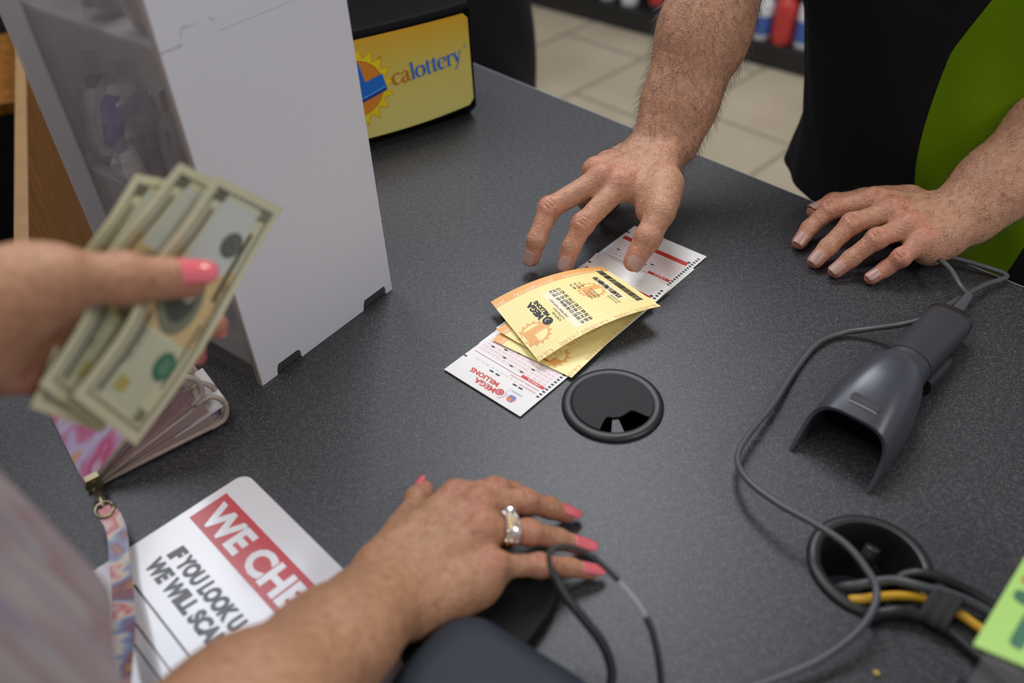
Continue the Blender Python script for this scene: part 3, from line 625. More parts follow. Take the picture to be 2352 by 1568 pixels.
# ------------------------------------------------------------------ lottery tickets
def ticket(name, label, B_, C_, D_, A_, bulge, full=True, seed=1):
    B_, C_, D_, A_ = (np.array(q, float) for q in (B_, C_, D_, A_)); L = np.linalg.norm(C_ - B_); Wd = np.linalg.norm(A_ - B_)
    def fm(u, v):
        s_, t = u / L, v / Wd; p = (B_ * (1 - s_) + C_ * s_) * (1 - t) + (A_ * (1 - s_) + D_ * s_) * t
        return p + np.array([0, 0, bulge * 4 * s_ * (1 - s_)])
    S = Sheet(fm); S.base(0, L, 0, Wd, M_ticket, 36, 10, 0.00012); S.clip = (0.0003, L - .0003, 0.0003, Wd - .0003); rng = random.Random(seed)
    k = L / 0.117
    S.rect(0, Wd - 0.0105, L, Wd, M_tor, 1, 0.004)
    # faint wavy guilloche lines
    for i in range(46):
        u0 = 0.002 + i * (L - 0.004) / 46; n = 40; vs = []
        for j in range(n + 1):
            v = 0.001 + (Wd - 0.013) * j / n; uu = u0 + 0.0008 * math.sin(v * 900)
            vs += [(uu, v), (uu + 0.00022, v)]
        S.shape((vs, [[2 * j, 2 * j + 1, 2 * j + 3, 2 * j + 2] for j in range(n)]), (0, 0), (1, 0), (0, 1), M_tw, 1)
    X, Y = (-1, 0), (0, -1)
    for u in (0.112, 0.062, 0.012):
        vs, fs, _ = serif_mesh('play responsibly', 0, 0.0032, 1.3); S.shape((vs, fs), (u * k - 0.002, Wd - 0.0065), X, Y, M_torlt, 2)
    for u in (0.118, 0.066, 0.014):
        if u * k < L: pass
        vs, fs, _ = serif_mesh('calottery.com', 0, 0.0042, 1.3); sel = [(a, b) for a, b in vs]
        S.shape((vs, fs), (u * k, 0.0045), X, Y, M_tcom, 2)
    def sunlogo(c, r, lay=1):
        S.disc(c, r, M_tor, lay, spikes=16, r2=0.78); S.disc(c, r * 0.70, M_ticket, lay + 1, 32)
        q = r * 0.9; R_ = lambda x0, y0, x1, y1, mm, l_: S.rect(c[0] + y0, c[1] - x1, c[0] + y1, c[1] - x0, mm, l_, .0025)
        R_(-q * .5, -q * .65, q * .10, q * .75, M_tor, lay + 2); R_(q * .10, -q * .65, q * .75, -q * .05, M_tor, lay + 2); R_(q * .02, q * .02, q * .05, q * .72, M_tlt, lay + 3); R_(q * .05, -q * .10, q * .72, -q * .07, M_tlt, lay + 3)
    sunlogo((0.012 * k, 0.028), 0.0150); sunlogo((0.080 * k, 0.049), 0.0135)
    if full:
        for (u0, v0, u1, v1) in ((0.040, 0.010, 0.054, 0.066), (0.090, 0.024, 0.100, 0.060)): S.rect(u0 * k, v0, u1 * k, v1, M_tlt, 1)
        tx = lambda s_, u, v, sz, m=M_ink, b=0.0, lay=5: S.text(s_, (u * k, v), (0, 1), (-1, 0), sz, m, lay, bold=b)
        S.text('MEGA', (0.0275 * k, 0.0400), (0, 1), (-1, 0), 0.0080, M_ink, 5, bold=0.00042, shear=-.2, sx=1.05); S.text('MILLIONS', (0.0325 * k, 0.0385), (0, 1), (-1, 0), 0.0054, M_ink, 5, bold=0.00024, shear=-.2)
        S.shape(text_mesh('O', 0.0115, bold=0.0005), (0.031 * k, 0.0285), (0, 1), (-1, 0), M_ink, 5); S.disc((0.0270 * k, 0.0325), 0.0022, M_ink, 5, 14)
        for i, s_ in enumerate(('SCRIPTORS', 'A LITTLE PLAY', 'CAN MAKE YOUR DAY!')): tx(s_, 0.0365 + 0.0034 * i, 0.026, 0.0028)
        for i, v in enumerate((0.062, 0.050, 0.0395, 0.0285, 0.0175)):
            for j in range(3): tx(''.join(rng.choice('0123456789') for _ in range(2)) + ' ' + ''.join(rng.choice('0123456789') for _ in range(2)), 0.0500 + 0.0040 * j, v - 0.006, 0.0044, b=0.00006)
        for i, s_ in enumerate(('NOV 24 1.1', 'JAN 23 22', 'TUE JAN 23')): tx(s_, 0.074 + 0.0036 * i, 0.036, 0.0030)
        for j in range(3): tx('%03d %02d' % (rng.randrange(999), rng.randrange(99)), 0.0700 + 0.0042 * j, 0.056, 0.0034)
        for j in range(2): tx('001 23 45 678', 0.0875 + 0.003 * j, 0.020, 0.0024)
        # long barcode and the stacked dark one
        v = 0.016
        while v < Wd - 0.009:
            wv = rng.choice((0.0004, 0.0008, 0.0012)); S.rect(0.1040 * k, v, 0.1105 * k, v + wv, M_ink, 5, 0.004); v += wv + rng.choice((0.0004, 0.0007))
        v = 0.028
        while v < 0.066:
            for j in range(3):
                wv = rng.choice((0.0005, 0.0010, 0.0016)); dv = rng.uniform(-.0004, .0004)
                S.rect((0.0925 + 0.0017 * j) * k, v + dv, (0.0925 + 0.0017 * (j + 1)) * k, v + dv + wv, M_ink, 5, 0.004)
            v += 0.0019
        S.rect(0.0925 * k, 0.0275, 0.0976 * k, 0.0288, M_ink, 5, 1); S.rect(0.0925 * k, 0.0655, 0.0976 * k, 0.0668, M_ink, 5, 1)
    o = S.build(name); tag(o, label, 'lottery ticket', 'yellow lottery tickets'); return o
ticket('lottery_ticket', 'yellow lottery ticket on top of the fan, touched by the clerk\'s fingertip', P(1238, 830, .0085), P(1518, 703, .020), P(1383, 612, .0125), P(1127, 693, .0105), 0.0085)
ticket('lottery_ticket', 'yellow lottery ticket in the middle of the fan, orange tab showing', P(1262, 828, .0058), P(1505, 690, .0090), P(1375, 628, .0068), P(1139, 757, .0060), 0.0030, False, 2)
ticket('lottery_ticket', 'yellow lottery ticket lowest of the three, long bare edge towards the grommet', P(1313, 867, .0032), P(1505, 692, .0050), P(1338, 622, .0040), P(1131, 781, .0032), 0.0018, False, 3)

# ------------------------------------------------------------------ display case of clear plastic with a white side
CO = np.array([-.2035, .5063, 0.0]); E1 = unit([.095, .121, 0]); E2 = np.array([-E1[1], E1[0], 0.0]); ZU = np.array([0, 0, 1.0])
CW, CDp, CH, ZS = 0.1545, 0.191, 0.455, 0.2755
def cp(s, t, z): return CO + E1 * s + E2 * t + ZU * z
case = thing('display_case', 'tall clear plastic display case with a white side panel', 'display case')
M_clear = mat('smoky_clear_plastic', (0.46, 0.44, 0.46), 0.2, alpha=0.20); M_frost = mat('frosted_plastic', (0.60, 0.58, 0.61), 0.35, alpha=0.62)
M_shelf = mat('clear_shelf_plastic', (0.50, 0.48, 0.50), 0.2, alpha=0.55)
for (z0, z1, nm) in ((0.0, ZS, 'white_panel'), (ZS + 0.0012, CH, 'upper_white_panel')):
    tab = lambda z: [] 
    bot = [(0, z0), (0.0155, z0), (0.0165, z0 + 0.0055), (0.0185, z0 + 0.0095), (0.0400, z0 + 0.0095), (0.0425, z0 + 0.0065), (0.0425, z0), (0.1170, z0), (0.1180, z0 + .0055), (0.1200, z0 + 0.0095), (0.1450, z0 + 0.0095), (0.1465, z0 + 0.0065), (0.1465, z0), (CW, z0)]
    top = [(CW, z1), (0.1465, z1), (0.1465, z1 + 0.0065), (0.1450, z1 + 0.0092), (0.1200, z1 + 0.0092), (0.1180, z1 + .0055), (0.1170, z1), (0.0425, z1), (0.0425, z1 + 0.0065), (0.0400, z1 + 0.0092), (0.0185, z1 + 0.0092), (0.0165, z1 + 0.0055), (0.0155, z1), (0, z1)] if z1 < 0.3 else [(CW, z1), (0, z1)]
    mb = MB(); mb.prism([cp(s, 0.0, z) for s, z in bot + top], E2 * 0.0028, M_white); mb.build(nm, case)
mb = MB()
for s0, s1 in ((0.0165, 0.0418), (0.118, 0.1458)): mb = MB(); mb.box(cp((s0 + s1) / 2, 0.0035 , 0.0048), (s1 - s0, 0.004, 0.0094), mat('dark_grey_foot', (0.055, 0.055, 0.06), 0.5), X=E1, Y=E2); mb.build('foot', case, bevel=0.0006)

mb = MB(); mb.box(cp(0.0013, CDp / 2 + 0.002, CH / 2), (0.0026, CDp - 0.006, CH), M_clear, X=E1, Y=E2); mb.build('clear_side', case)
mb = MB(); mb.box(cp(CW - 0.0013, CDp / 2 + 0.002, CH / 2), (0.0026, CDp - 0.006, CH), M_clear, X=E1, Y=E2); mb.build('clear_side', case)
mb = MB(); mb.box(cp(CW / 2, CDp - 0.002, CH / 2), (CW, 0.0026, CH), M_frost, X=E1, Y=E2); mb.build('frosted_back', case)
mb = MB(); mb.box(cp(-0.0008, CDp - 0.018, CH / 2), (0.0016, 0.036, CH), M_frost, X=E1, Y=E2); mb.box(cp(-0.0006, 0.0025, CH / 2), (0.0016, 0.005, CH), M_whiteedge, X=E1, Y=E2); mb.build('edge_strip', case)
for z in (0.012, 0.145, 0.2745):
    mb = MB(); mb.box(cp(CW / 2, CDp / 2, z), (CW - 0.008, CDp - 0.012, 0.003), M_shelf, X=E1, Y=E2); mb.build('shelf', case)
# small bagged goods inside
M_bag = mat('crinkled_clear_bag', (0.62, 0.61, 0.68), 0.08, alpha=0.30)
def bagged(name, label, c, size, body, capm, dirv, tilt=0.5, bag=True):
    t = thing(name, label, 'packet', 'small goods inside the display case'); X = unit(E1 * math.cos(dirv) + E2 * math.sin(dirv)); Y = np.cross(ZU, X); Zt = unit(ZU + X * tilt); X = orth(X, Zt)
    mb = MB(); w_, d_, h_ = size
    rings = [[c + X * (x * f) + Y * (y * f) + Zt * z for x, y in rrect(w_, d_, min(w_, d_) * .3)] for z, f in ((0, .9), (0.002, 1), (h_ * .75, 1), (h_ * .86, .7))]
    mb.loft(rings, body); mb.build('body', t, smooth=True, angle=50)
    mb = MB(); rings = [[c + X * (x * f) + Y * (y * f) + Zt * z for x, y in rrect(w_, d_, min(w_, d_) * .3)] for z, f in ((h_ * .86 + .0006, .68), (h_, .62), (h_ * 1.02, .5))]
    mb.loft(rings, capm); mb.build('cap', t, smooth=True, angle=50)
    if bag:
        rng = random.Random(hash(label) % 999); mb = MB(); rings = []
        for k in range(7):
            z = -0.003 + (h_ + 0.022) * k / 6; f = (1.25, 1.5, 1.55, 1.5, 1.4, 1.1, 1.25)[k]; fl = (1.2, 1.6, 1.6, 1.4, 1.1, .25, .35)[k]
            rings.append([c + X * (w_ / 2 * f * math.cos(q) * rng.uniform(.88, 1.1)) + Y * (d_ / 2 * fl * math.sin(q) * rng.uniform(.8, 1.15)) + Zt * z for q in np.linspace(0, 2 * PI, 14, endpoint=False)])
        mb.loft(rings, M_bag); mb.build('bag', t, smooth=False)
c_blue = mat('blue_plastic', (0.02, 0.045, 0.36), 0.3); c_wh = mat('white_plastic_cap', (0.72, 0.68, 0.66), 0.35); c_br = mat('brown_plastic', (0.10, 0.045, 0.02), 0.35)
c_gr = mat('grey_film', (0.13, 0.12, 0.12), 0.3); c_rose = mat('rose_grey_plastic', (0.42, 0.27, 0.24), 0.4); c_navy = mat('navy_film', (0.03, 0.05, 0.12), 0.3); c_gold = mat('dull_gold_film', (0.32, 0.24, 0.08), 0.3)
items = [('lighter', 'blue item in a clear bag on the middle shelf of the case', (.020, .120, .172), (.030, .022, .044), c_blue, c_wh, .2, .3),
         ('capped_bottle', 'white capped bottle behind the blue item in the case', (.052, .150, .160), (.038, .030, .040), c_wh, c_wh, 1.2, .2),
         ('small_bottle', 'small brown bottle in a glossy bag on the middle shelf', (.024, .082, .160), (.024, .020, .050), c_br, c_gr, .4, -.2),
         ('capped_bottle', 'small white cap just below the blue item', (.018, .104, .150), (.034, .028, .026), c_wh, c_wh, .9, .5),
         ('wrapped_packet', 'grey wrapped packet at the back of the middle shelf', (.09, .120, .150), (.045, .030, .075), c_gr, c_gr, .3, .1),
         ('wrapped_packet', 'rose grey packet standing on the lowest shelf', (.030, .075, .050), (.030, .020, .075), c_rose, c_rose, .7, -.2),
         ('wrapped_packet', 'pale packet beside the rose one on the lowest shelf', (.040, .125, .030), (.040, .024, .080), c_wh, c_rose, .2, .15),
         ('wrapped_packet', 'dark grey packet near the white panel on the lowest shelf', (.050, .030, .040), (.030, .018, .080), c_gr, c_navy, 1.0, .1),
         ('wrapped_packet', 'navy foil packet on the top shelf', (.030, .090, .280), (.040, .024, .070), c_navy, c_gr, .4, .2),
         ('wrapped_packet', 'dull gold packet on the top shelf near the white panel', (.030, .040, .280), (.030, .022, .060), c_gold, c_wh, .2, -.2),
         ('wrapped_packet', 'dark packet at the back of the top shelf', (.060, .135, .280), (.035, .024, .080), c_gr, c_navy, .8, .1)]
items += [('wrapped_packet', 'pale crumpled packet leaning at the left of the middle shelf', (.030, .158, .150), (.036, .026, .060), c_wh, c_gr, .9, .35),
          ('wrapped_packet', 'rose packet low in the case beside the banknotes', (.020, .105, .070), (.034, .022, .060), c_rose, c_wh, .3, .25),
          ('wrapped_packet', 'dark foil packet right of the brown bottle on the middle shelf', (.020, .040, .150), (.030, .020, .085), c_gr, c_gr, 1.1, -.1)]
for nm, lab, p, sz, m1, m2, dr, ti in items: bagged(nm, lab, cp(*p), sz, m1, m2, dr, ti)

# ------------------------------------------------------------------ lottery terminal with its lit sign
term = thing('lottery_display', 'black countertop lottery display with a yellow sign facing the customer', 'display')
RB = np.array([-.030, .966, 0.0]); TE = unit([-.891, -.454, 0]); TN = np.array([-TE[1], TE[0], 0.0]); TN = TN if TN[1] < 0 else -TN
def tp(s, z, out=0.0): return RB + TE * s + TN * out + ZU * z
TW, TH, TD = 0.250, 0.137, 0.115
def bulge(s): return 0.010 * (1 - ((s - TW / 2) / (TW / 2)) ** 2)
mb = MB(); ss = np.linspace(0, TW, 25)
def outline(o, b=1.0): return [(s, bulge(s) * b + o) for s in ss]
rings = []
for z, o, b in ((0.0008, -0.016, .6), (0.012, -0.003, .9), (0.016, 0.0, 1), (0.132, -0.003, 1), (TH, -0.007, 1), (TH + .001, -0.011, 1), (TH + .004, -0.045, .5), (TH + .010, -0.09, 0)):
    fr = [tp(s, z, u) for s, u in outline(o, b)]; back = [tp(TW - 0.012, z, -TD), tp(0.012, z, -TD)]
    rings.append(fr + back)
mb.loft(rings, mat('satin_black_plastic', (0.007, 0.007, 0.008), 0.4, spec=.02)); mb.build('housing', term, smooth=True, angle=25, bevel=0.0012)
M_sign1 = mat('sign_yellow', (0.50, 0.40, 0.055), 0.25, emit=(0.62, 0.47, 0.05), estr=0.16); M_sign = M_sign1
nt = M_sign.node_tree; bs = nt.nodes['Principled BSDF']; tc = nt.nodes.new('ShaderNodeNewGeometry'); sp_ = nt.nodes.new('ShaderNodeSeparateXYZ'); nt.links.new(tc.outputs['Position'], sp_.inputs[0])
mr = nt.nodes.new('ShaderNodeMapRange'); mr.inputs['From Min'].default_value = 0.02; mr.inputs['From Max'].default_value = 0.13; nt.links.new(sp_.outputs['Z'], mr.inputs['Value'])
r = ramp(nt, [(0.0, (0.52, 0.47, 0.15)), (0.55, (0.52, 0.43, 0.10)), (0.80, (0.52, 0.36, 0.05)), (1.0, (0.56, 0.30, 0.02))]); nt.links.new(mr.outputs['Result'], r.inputs['Fac']); nt.links.new(r.outputs['Color'], bs.inputs['Base Color']); nt.links.new(r.outputs['Color'], bs.inputs['Emission Color'])
S = Sheet(lambda u, v: tp(TW - u, v, bulge(TW - u) + 0.0008 - 0.0030 * max(0, v - .016) / .116 + 0.0006), lift=0.00025)
u0, u1, v0, v1 = 0.006, TW - 0.0045, 0.0215, 0.1285
pts = [(x + (u0 + u1) / 2, y + (v0 + v1) / 2) for x, y in rrect(u1 - u0, v1 - v0, 0.007)]
N_ = 40; vs = []; 
for i in range(N_ + 1):
    u = u0 + (u1 - u0) * i / N_; e = min(u - u0, u1 - u); ins_ = 0.006 - math.sqrt(max(0, 0.006 ** 2 - max(0, 0.006 - e) ** 2)); b_ = 0.0040 * (1 - (2 * (u - u0) / (u1 - u0) - 1) ** 2)
    vs += [(u, v0 + ins_ - b_), (u, v1 - ins_ + b_ * .3)]
S.shape((vs, [[2 * i, 2 * i + 2, 2 * i + 3, 2 * i + 1] for i in range(N_)]), (0, 0), (1, 0), (0, 1), M_sign, 1)
M_sor = mat('sign_orange_glow_ring', (0.62, 0.30, 0.02), 0.3, emit=(.62, .30, .02), estr=.12); M_sye = mat('sign_bright_yellow', (0.66, 0.52, 0.01), 0.3, emit=(.66, .52, .01), estr=.14)
M_sun = mat('sign_sun_orange', (0.60, 0.20, 0.02), 0.3, emit=(.6, .2, .02), estr=.12); M_sblue = mat('sign_blue', (0.01, 0.13, 0.50), 0.3, emit=(.01, .13, .5), estr=.14); M_sblue2 = mat('sign_light_blue', (0.09, 0.36, 0.72), 0.3, emit=(.1, .36, .72), estr=.12); M_sbr = mat('sign_copper', (0.45, 0.14, 0.02), 0.3, emit=(.45, .14, .02), estr=.1)
sc_ = (TW - 0.1480, 0.077)
S.disc(sc_, 0.0455, M_sor, 2, spikes=18, r2=0.76); S.disc(sc_, 0.0430, M_sye, 3, spikes=18, r2=0.76); S.disc(sc_, 0.0310, M_sbr, 4, 40); S.disc((sc_[0], sc_[1] - .0002), 0.0300, M_sun, 5, 40); S.disc((sc_[0] - 0.003, sc_[1] + 0.013), 0.0105, mat('sign_sun_highlight', (0.66, 0.36, 0.02), 0.3, emit=(.66, .36, .02), estr=.12), 6, 24)
def sg(px, py):
    d = ray(px, py); n = TN; q = CAM + d * (((RB + TN * .006) - CAM) @ n) / (d @ n); return (TW - (q - RB) @ TE, q[2])
Lp = [sg(*p) for p in ((800, 148), (817.6, 140), (835.5, 185), (873.7, 164.5), (884, 195), (829, 224), (806, 232))]
S.shape(([(a, b) for a, b in Lp], [[0, 1, 2, 5, 6], [2, 3, 4, 5]]), (0, 0), (1, 0), (0, 1), M_sblue, 8)
Lq = [sg(*p) for p in ((884, 195), (884, 202), (829, 232), (806, 240), (806, 232), (829, 224))]
S.shape((Lq, [[0, 1, 2, 5], [5, 2, 3, 4]]), (0, 0), (1, 0), (0, 1), mat('sign_dark_blue', (0.01, 0.05, 0.30), .3), 8)
Lr = [sg(*p) for p in ((829, 221), (880, 193), (880, 195.5), (829, 224))]; S.shape((Lr, [[0, 1, 2, 3]]), (0, 0), (1, 0), (0, 1), M_sblue2, 9)
vs, fs, ends = serif_mesh('ca', 0, 0.0128); kk = 0.0128
b0 = sg(899, 193); b1 = sg(1063, 141); dx = np.array(b1) - np.array(b0); X_ = dx / np.linalg.norm(dx); Y_ = (-X_[1], X_[0])
tot = sum(SERIF[c][0] for c in 'calottery') * kk; k2 = np.linalg.norm(dx) / tot; X_ = X_ * k2
vs, fs, ends = serif_mesh('ca', 0, kk, 1.35); S.shape((vs, fs), b0, X_, Y_, M_sbr, 9)
vs, fs, _ = serif_mesh('lottery', 0, kk, 1.35); S.shape((vs, fs), (b0[0] + ends[-1] * X_[0], b0[1] + ends[-1] * X_[1]), X_, Y_, M_sblue, 9)
S.shape(text_mesh('®', 0.006), sg(864, 134), (1, 0), (0, 1), M_sbr, 9); S.shape(text_mesh('®', 0.005), sg(1066, 112), (1, 0), (0, 1), M_sblue, 9)
S.build('sign_panel', term)

# ------------------------------------------------------------------ wooden cabinet at the left
cab = thing('wooden_cabinet', 'open honey coloured wooden cabinet standing left of the counter', 'cabinet')
wb0 = P(50, 600, -0.06); wb1 = P(48, 90, -0.06); wd = unit(wb1 - wb0); wn = np.array([wd[1], -wd[0], 0.0])
def wp(s, t, z): return wb0 + wd * s + wn * t + np.array([0, 0, z])
Lw = 1.35; LC = Lw / 2 - .25
mb = MB(); mb.box(wp(LC, 0.0, -0.43), (Lw, 0.015, 0.855), M_wood, X=wd, Y=wn); mb.build('side_panel', cab)
mb = MB(); mb.box(wp(LC, 0.0, 0.0), (Lw, 0.0155, 0.003), M_woodedge, X=wd, Y=wn); mb.build('edge_strip', cab)
mb = MB(); mb.box(wp(LC, -0.0085, -0.43), (Lw - .02, 0.0015, 0.84), M_dark, X=wd, Y=wn); mb.build('inner_shade', cab)  # thin dark sheet in place of the shade on the inner face
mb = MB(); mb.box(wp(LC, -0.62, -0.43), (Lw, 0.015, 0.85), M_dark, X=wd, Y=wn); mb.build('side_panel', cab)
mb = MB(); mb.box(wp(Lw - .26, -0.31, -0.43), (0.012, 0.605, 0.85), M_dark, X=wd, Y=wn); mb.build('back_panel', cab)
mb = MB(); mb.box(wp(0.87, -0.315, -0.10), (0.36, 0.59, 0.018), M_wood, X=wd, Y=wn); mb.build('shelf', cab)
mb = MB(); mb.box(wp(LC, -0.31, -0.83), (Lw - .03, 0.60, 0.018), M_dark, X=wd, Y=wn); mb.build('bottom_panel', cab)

# ------------------------------------------------------------------ store shelf with goods behind the clerk
SD = unit([0.745, -0.667, 0]); SN = np.array([-SD[1], SD[0], 0.0]); SO = np.array([0.4617, 3.8393, FLOOR]) - SN * 0.13
shelf = thing('store_shelf', 'black store shelf of household bottles on the shop floor behind the clerk', 'shelf')
M_shelfblk = mat('black_shelf_metal', (0.014, 0.014, 0.016), 0.4)
def shp(s, t, z): return SO + SD * s + SN * t + ZU * z
mb = MB(); mb.box(shp(0.9, 0.02, 0.035), (3.6, 0.02, 0.07), M_shelfblk, X=SD, Y=SN); mb.build('kick_plate', shelf)
mb = MB(); mb.box(shp(0.9, 0.22, 0.082), (3.6, 0.44, 0.022), M_shelfblk, X=SD, Y=SN); mb.build('shelf_board', shelf, bevel=.002)
mb = MB(); mb.box(shp(0.9, 0.26, 0.52), (3.6, 0.38, 0.025), M_shelfblk, X=SD, Y=SN); mb.build('shelf_board', shelf, bevel=.002)
mb = MB(); mb.box(shp(0.9, 0.47, 0.70), (3.6, 0.02, 1.4), M_shelfblk, X=SD, Y=SN); mb.build('back_panel', shelf)
B_w = mat('white_bottle', (0.66, 0.66, 0.68), 0.35); B_r = mat('red_bottle', (0.50, 0.04, 0.035), 0.35); B_b = mat('blue_label', (0.05, 0.12, 0.40), 0.4); B_n = mat('dark_bottle', (0.06, 0.05, 0.06), 0.4)
def bottle(name, label, s, t, h, r, body, lab, capm):
    o = thing(name, label, 'bottle', 'bottles on the bottom shelf'); c = shp(s, t - .075, 0.0935)
    mb = MB(); mb.lathe([(r * .92, 0), (r, .006), (r, h * .68), (r * .85, h * .78), (r * .4, h * .87), (r * .38, h * .92)], c, body, 24); mb.build('body', o, smooth=True, angle=50)
    mb = MB(); mb.lathe([(r * 1.012, h * .12), (r * 1.014, h * .13), (r * 1.014, h * .50), (r * 1.012, h * .51)], c, lab, 24, cap=False); mb.build('label', o, smooth=True)
    mb = MB(); mb.lathe([(r * .46, h * .921), (r * .46, h), (r * .40, h * 1.01)], c, capm, 20); mb.build('cap', o, smooth=True, angle=50)
rb = [(0.08, .14, .20, .040, B_w, B_b, B_w, 'white bottle with blue label, leftmost on the bottom shelf'), (0.20, .13, .17, .038, B_w, B_w, B_n, 'plain white bottle with dark cap beside the clerk\'s right arm'),
      (0.655, .15, .24, .038, B_w, B_w, B_w, 'plain white bottle close to the right of the clerk\'s forearm'), (0.735, .13, .23, .036, B_r, B_b, B_r, 'red bottle with blue label on the bottom shelf'),
      (0.812, .12, .18, .038, B_w, B_b, B_w, 'white bottle with blue label between two red bottles'), (0.855, .20, .24, .030, B_w, B_w, B_n, 'tall slim white bottle behind the blue labelled one'),
      (0.900, .12, .20, .042, B_r, B_r, B_r, 'plain red bottle nearest to the clerk\'s shirt'), (0.985, .13, .20, .038, B_w, B_b, B_b, 'white bottle with blue cap half hidden by the clerk'),
      (0.32, .16, .18, .038, B_n, B_r, B_w, 'dark bottle with red label behind the clerk\'s forearm'), (0.54, .14, .21, .038, B_n, B_w, B_r, 'dark bottle with white label behind the clerk\'s forearm')]
for s, t, h, r, m1, m2, m3, lab in rb: bottle('bottle', lab, s, t, h, r, m1, m2, m3)

# ------------------------------------------------------------------ placard lying on the counter
sd1 = np.array([math.cos(math.radians(-46.6)), math.sin(math.radians(-46.6)), 0]); sd2 = np.array([-sd1[1], sd1[0], 0]); SGO = np.array([-.1983, .4129, 0.0])
plac = None
S = Sheet(lambda u, v: SGO + sd1 * u + sd2 * v + ZU * 0.0016, lift=0.00012)
LW, LH = 0.216, 0.142
out = [(x + LW / 2, y - LH / 2) for x, y in rrect(LW, LH, 0.009)]
M_plac = mat('glossy_white_laminated_card', (0.72, 0.71, 0.75), 0.22, coat=.5); M_plred = mat('placard_red', (0.52, 0.022, 0.032), 0.25); M_plblk = mat('placard_black', (0.02, 0.02, 0.025), 0.3)
S.mb.prism([SGO + sd1 * x + sd2 * y + ZU * 0.0003 for x, y in out], (0, 0, 0.0013), M_plac)
S.rect(0.0068, -0.0492, 0.176, -0.0198, M_plred, 1, .02)
S.text_to('WE CHECK', (0.0120, -0.0440), 0.148, 0.0265, M_plac, 2, bold=0.0012)
S.text_to('IF YOU LOOK U', (0.0240, -0.0748), 0.083, 0.0150, M_plblk, 2, bold=0.0009, shear=.1)
S.text_to('WE WILL SCAN', (0.0215, -0.0897), 0.0895, 0.0150, M_plblk, 2, bold=0.0009, shear=.1)
S.rect(0.030, -0.1022, 0.150, -0.1008, M_plblk, 2, .02); S.rect(0.050, -0.1145, 0.150, -0.1135, M_plblk, 2, .02); S.rect(0.050, -0.1215, 0.150, -0.1207, M_plblk, 2, .02)
tag(S.build('notice_card'), 'white notice card with a red banner and black lettering lying on the counter', 'notice')

# ------------------------------------------------------------------ barcode scanner
scn = thing('barcode_scanner', 'dark grey handheld barcode scanner lying on the counter', 'scanner')
M_scan = mat('slate_grey_plastic', (0.050, 0.052, 0.066), 0.33, bump=(1500, .1, .0001)); M_scan2 = mat('matte_slate_rubber', (0.030, 0.031, 0.040), 0.55, bump=(1500, .3, .0002))
F0 = np.array([0.2265, 0.3975, 0.0]); SA = unit([0.705, 0.709, 0]); SP = np.array([-SA[1], SA[0], 0.0])
def sring(s, w, top, bot, yo=0.0, p=2.6, n=40, flat=False):
    c = F0 + SA * s + SP * yo; out = []
    for q in np.linspace(0, 2 * PI, n, endpoint=False):
        cx_, sx_ = math.cos(q), math.sin(q); x = w / 2 * math.copysign(abs(cx_) ** (2 / p), cx_); zz = math.copysign(abs(sx_) ** (2 / p), sx_)
        out.append(c + SP * x + ZU * ((top + bot) / 2 + (top - bot) / 2 * zz))
    return out
# head shell: a rounded hood open at the front and below, its side walls running down into two prongs
outer = [(0.012, .0615, .0400, .0015, 3.4), (0.030, .0610, .0480, .0015, 3.0), (0.050, .0590, .0530, .003, 2.7), (0.066, .0545, .0545, .006, 2.5), (0.078, .0480, .0535, .010, 2.4), (0.087, .0380, .0500, .016, 2.2), (0.093, .0240, .0445, .026, 2.0), (0.0955, .0080, .0390, .036, 2.0)]
def arch(s, w, top, zb, p, inset, fwd, n=30):
    o_, w2, t2 = [], w / 2 - inset, top - inset
    for q in np.linspace(0, PI, n + 1):
        cx_ = math.cos(q); x = w2 * math.copysign(abs(cx_) ** (2 / p), cx_); z = zb + (t2 - zb) * abs(math.sin(q)) ** (2 / p); k = 1 - (z - zb) / (t2 - zb)
        o_.append(F0 + SA * (s - fwd * k ** 1.5) + SP * x + ZU * z)
    return o_
mb = MB(); A_, B_ = [], []
for i_, (s_, w_, t_, b_, p_) in enumerate(outer):
    fw = (0.021, 0.008, 0, 0, 0, 0, 0, 0)[i_]; ins_ = min(0.0026, w_ * .2); A_.append(arch(s_, w_, t_, b_, p_, 0, fw)); B_.append(arch(s_, w_, t_, b_, p_, ins_, fw))
mb.loft(A_, M_scan, cap=False, close=False); mb.loft(B_[::-1], M_scan, cap=False, close=False)
m_ = len(A_[0])
for R0, R1 in ((A_[0], B_[0]),): mb.loft([R1, R0], M_scan, cap=False, close=False)
mb.loft([[a[0] for a in A_], [b[0] for b in B_]], M_scan, cap=False, close=False); mb.loft([[b[-1] for b in B_], [a[-1] for a in A_]], M_scan, cap=False, close=False)
mb.build('head', scn, smooth=True, angle=45)
mb = MB(); a_ = arch(0.034, .0560, .0440, .002, 3.0, 0, 0); mb.prism(a_, SA * .004, M_void); mb.build('scan_window', scn)
mb = MB(); mb.loft([sring(s, w_, t_, b_, 0, p_) for s, w_, t_, b_, p_ in ((.040, .050, .030, .0015, 3), (.060, .046, .034, .0015, 2.8), (.080, .040, .038, .002, 2.5), (.095, .0365, .0405, .004, 2.3), (.104, .0355, .0410, .008, 2.2))], M_scan2); mb.build('body_shell', scn, smooth=True, angle=60)
handle = [(0.104, .0355, .0415, .011, 2.2), (0.120, .0350, .0390, .008, 2.3), (0.140, .0355, .0360, .005, 2.4), (0.160, .0365, .0335, .0035, 2.4), (0.176, .0370, .0315, .0025, 2.5), (0.184, .0365, .0300, .0025, 2.5)]
mb = MB(); mb.loft([sring(s, w_, t_, b_, 0, p_) for s, w_, t_, b_, p_ in handle], M_scan2); mb.build('handle', scn, smooth=True, angle=60)
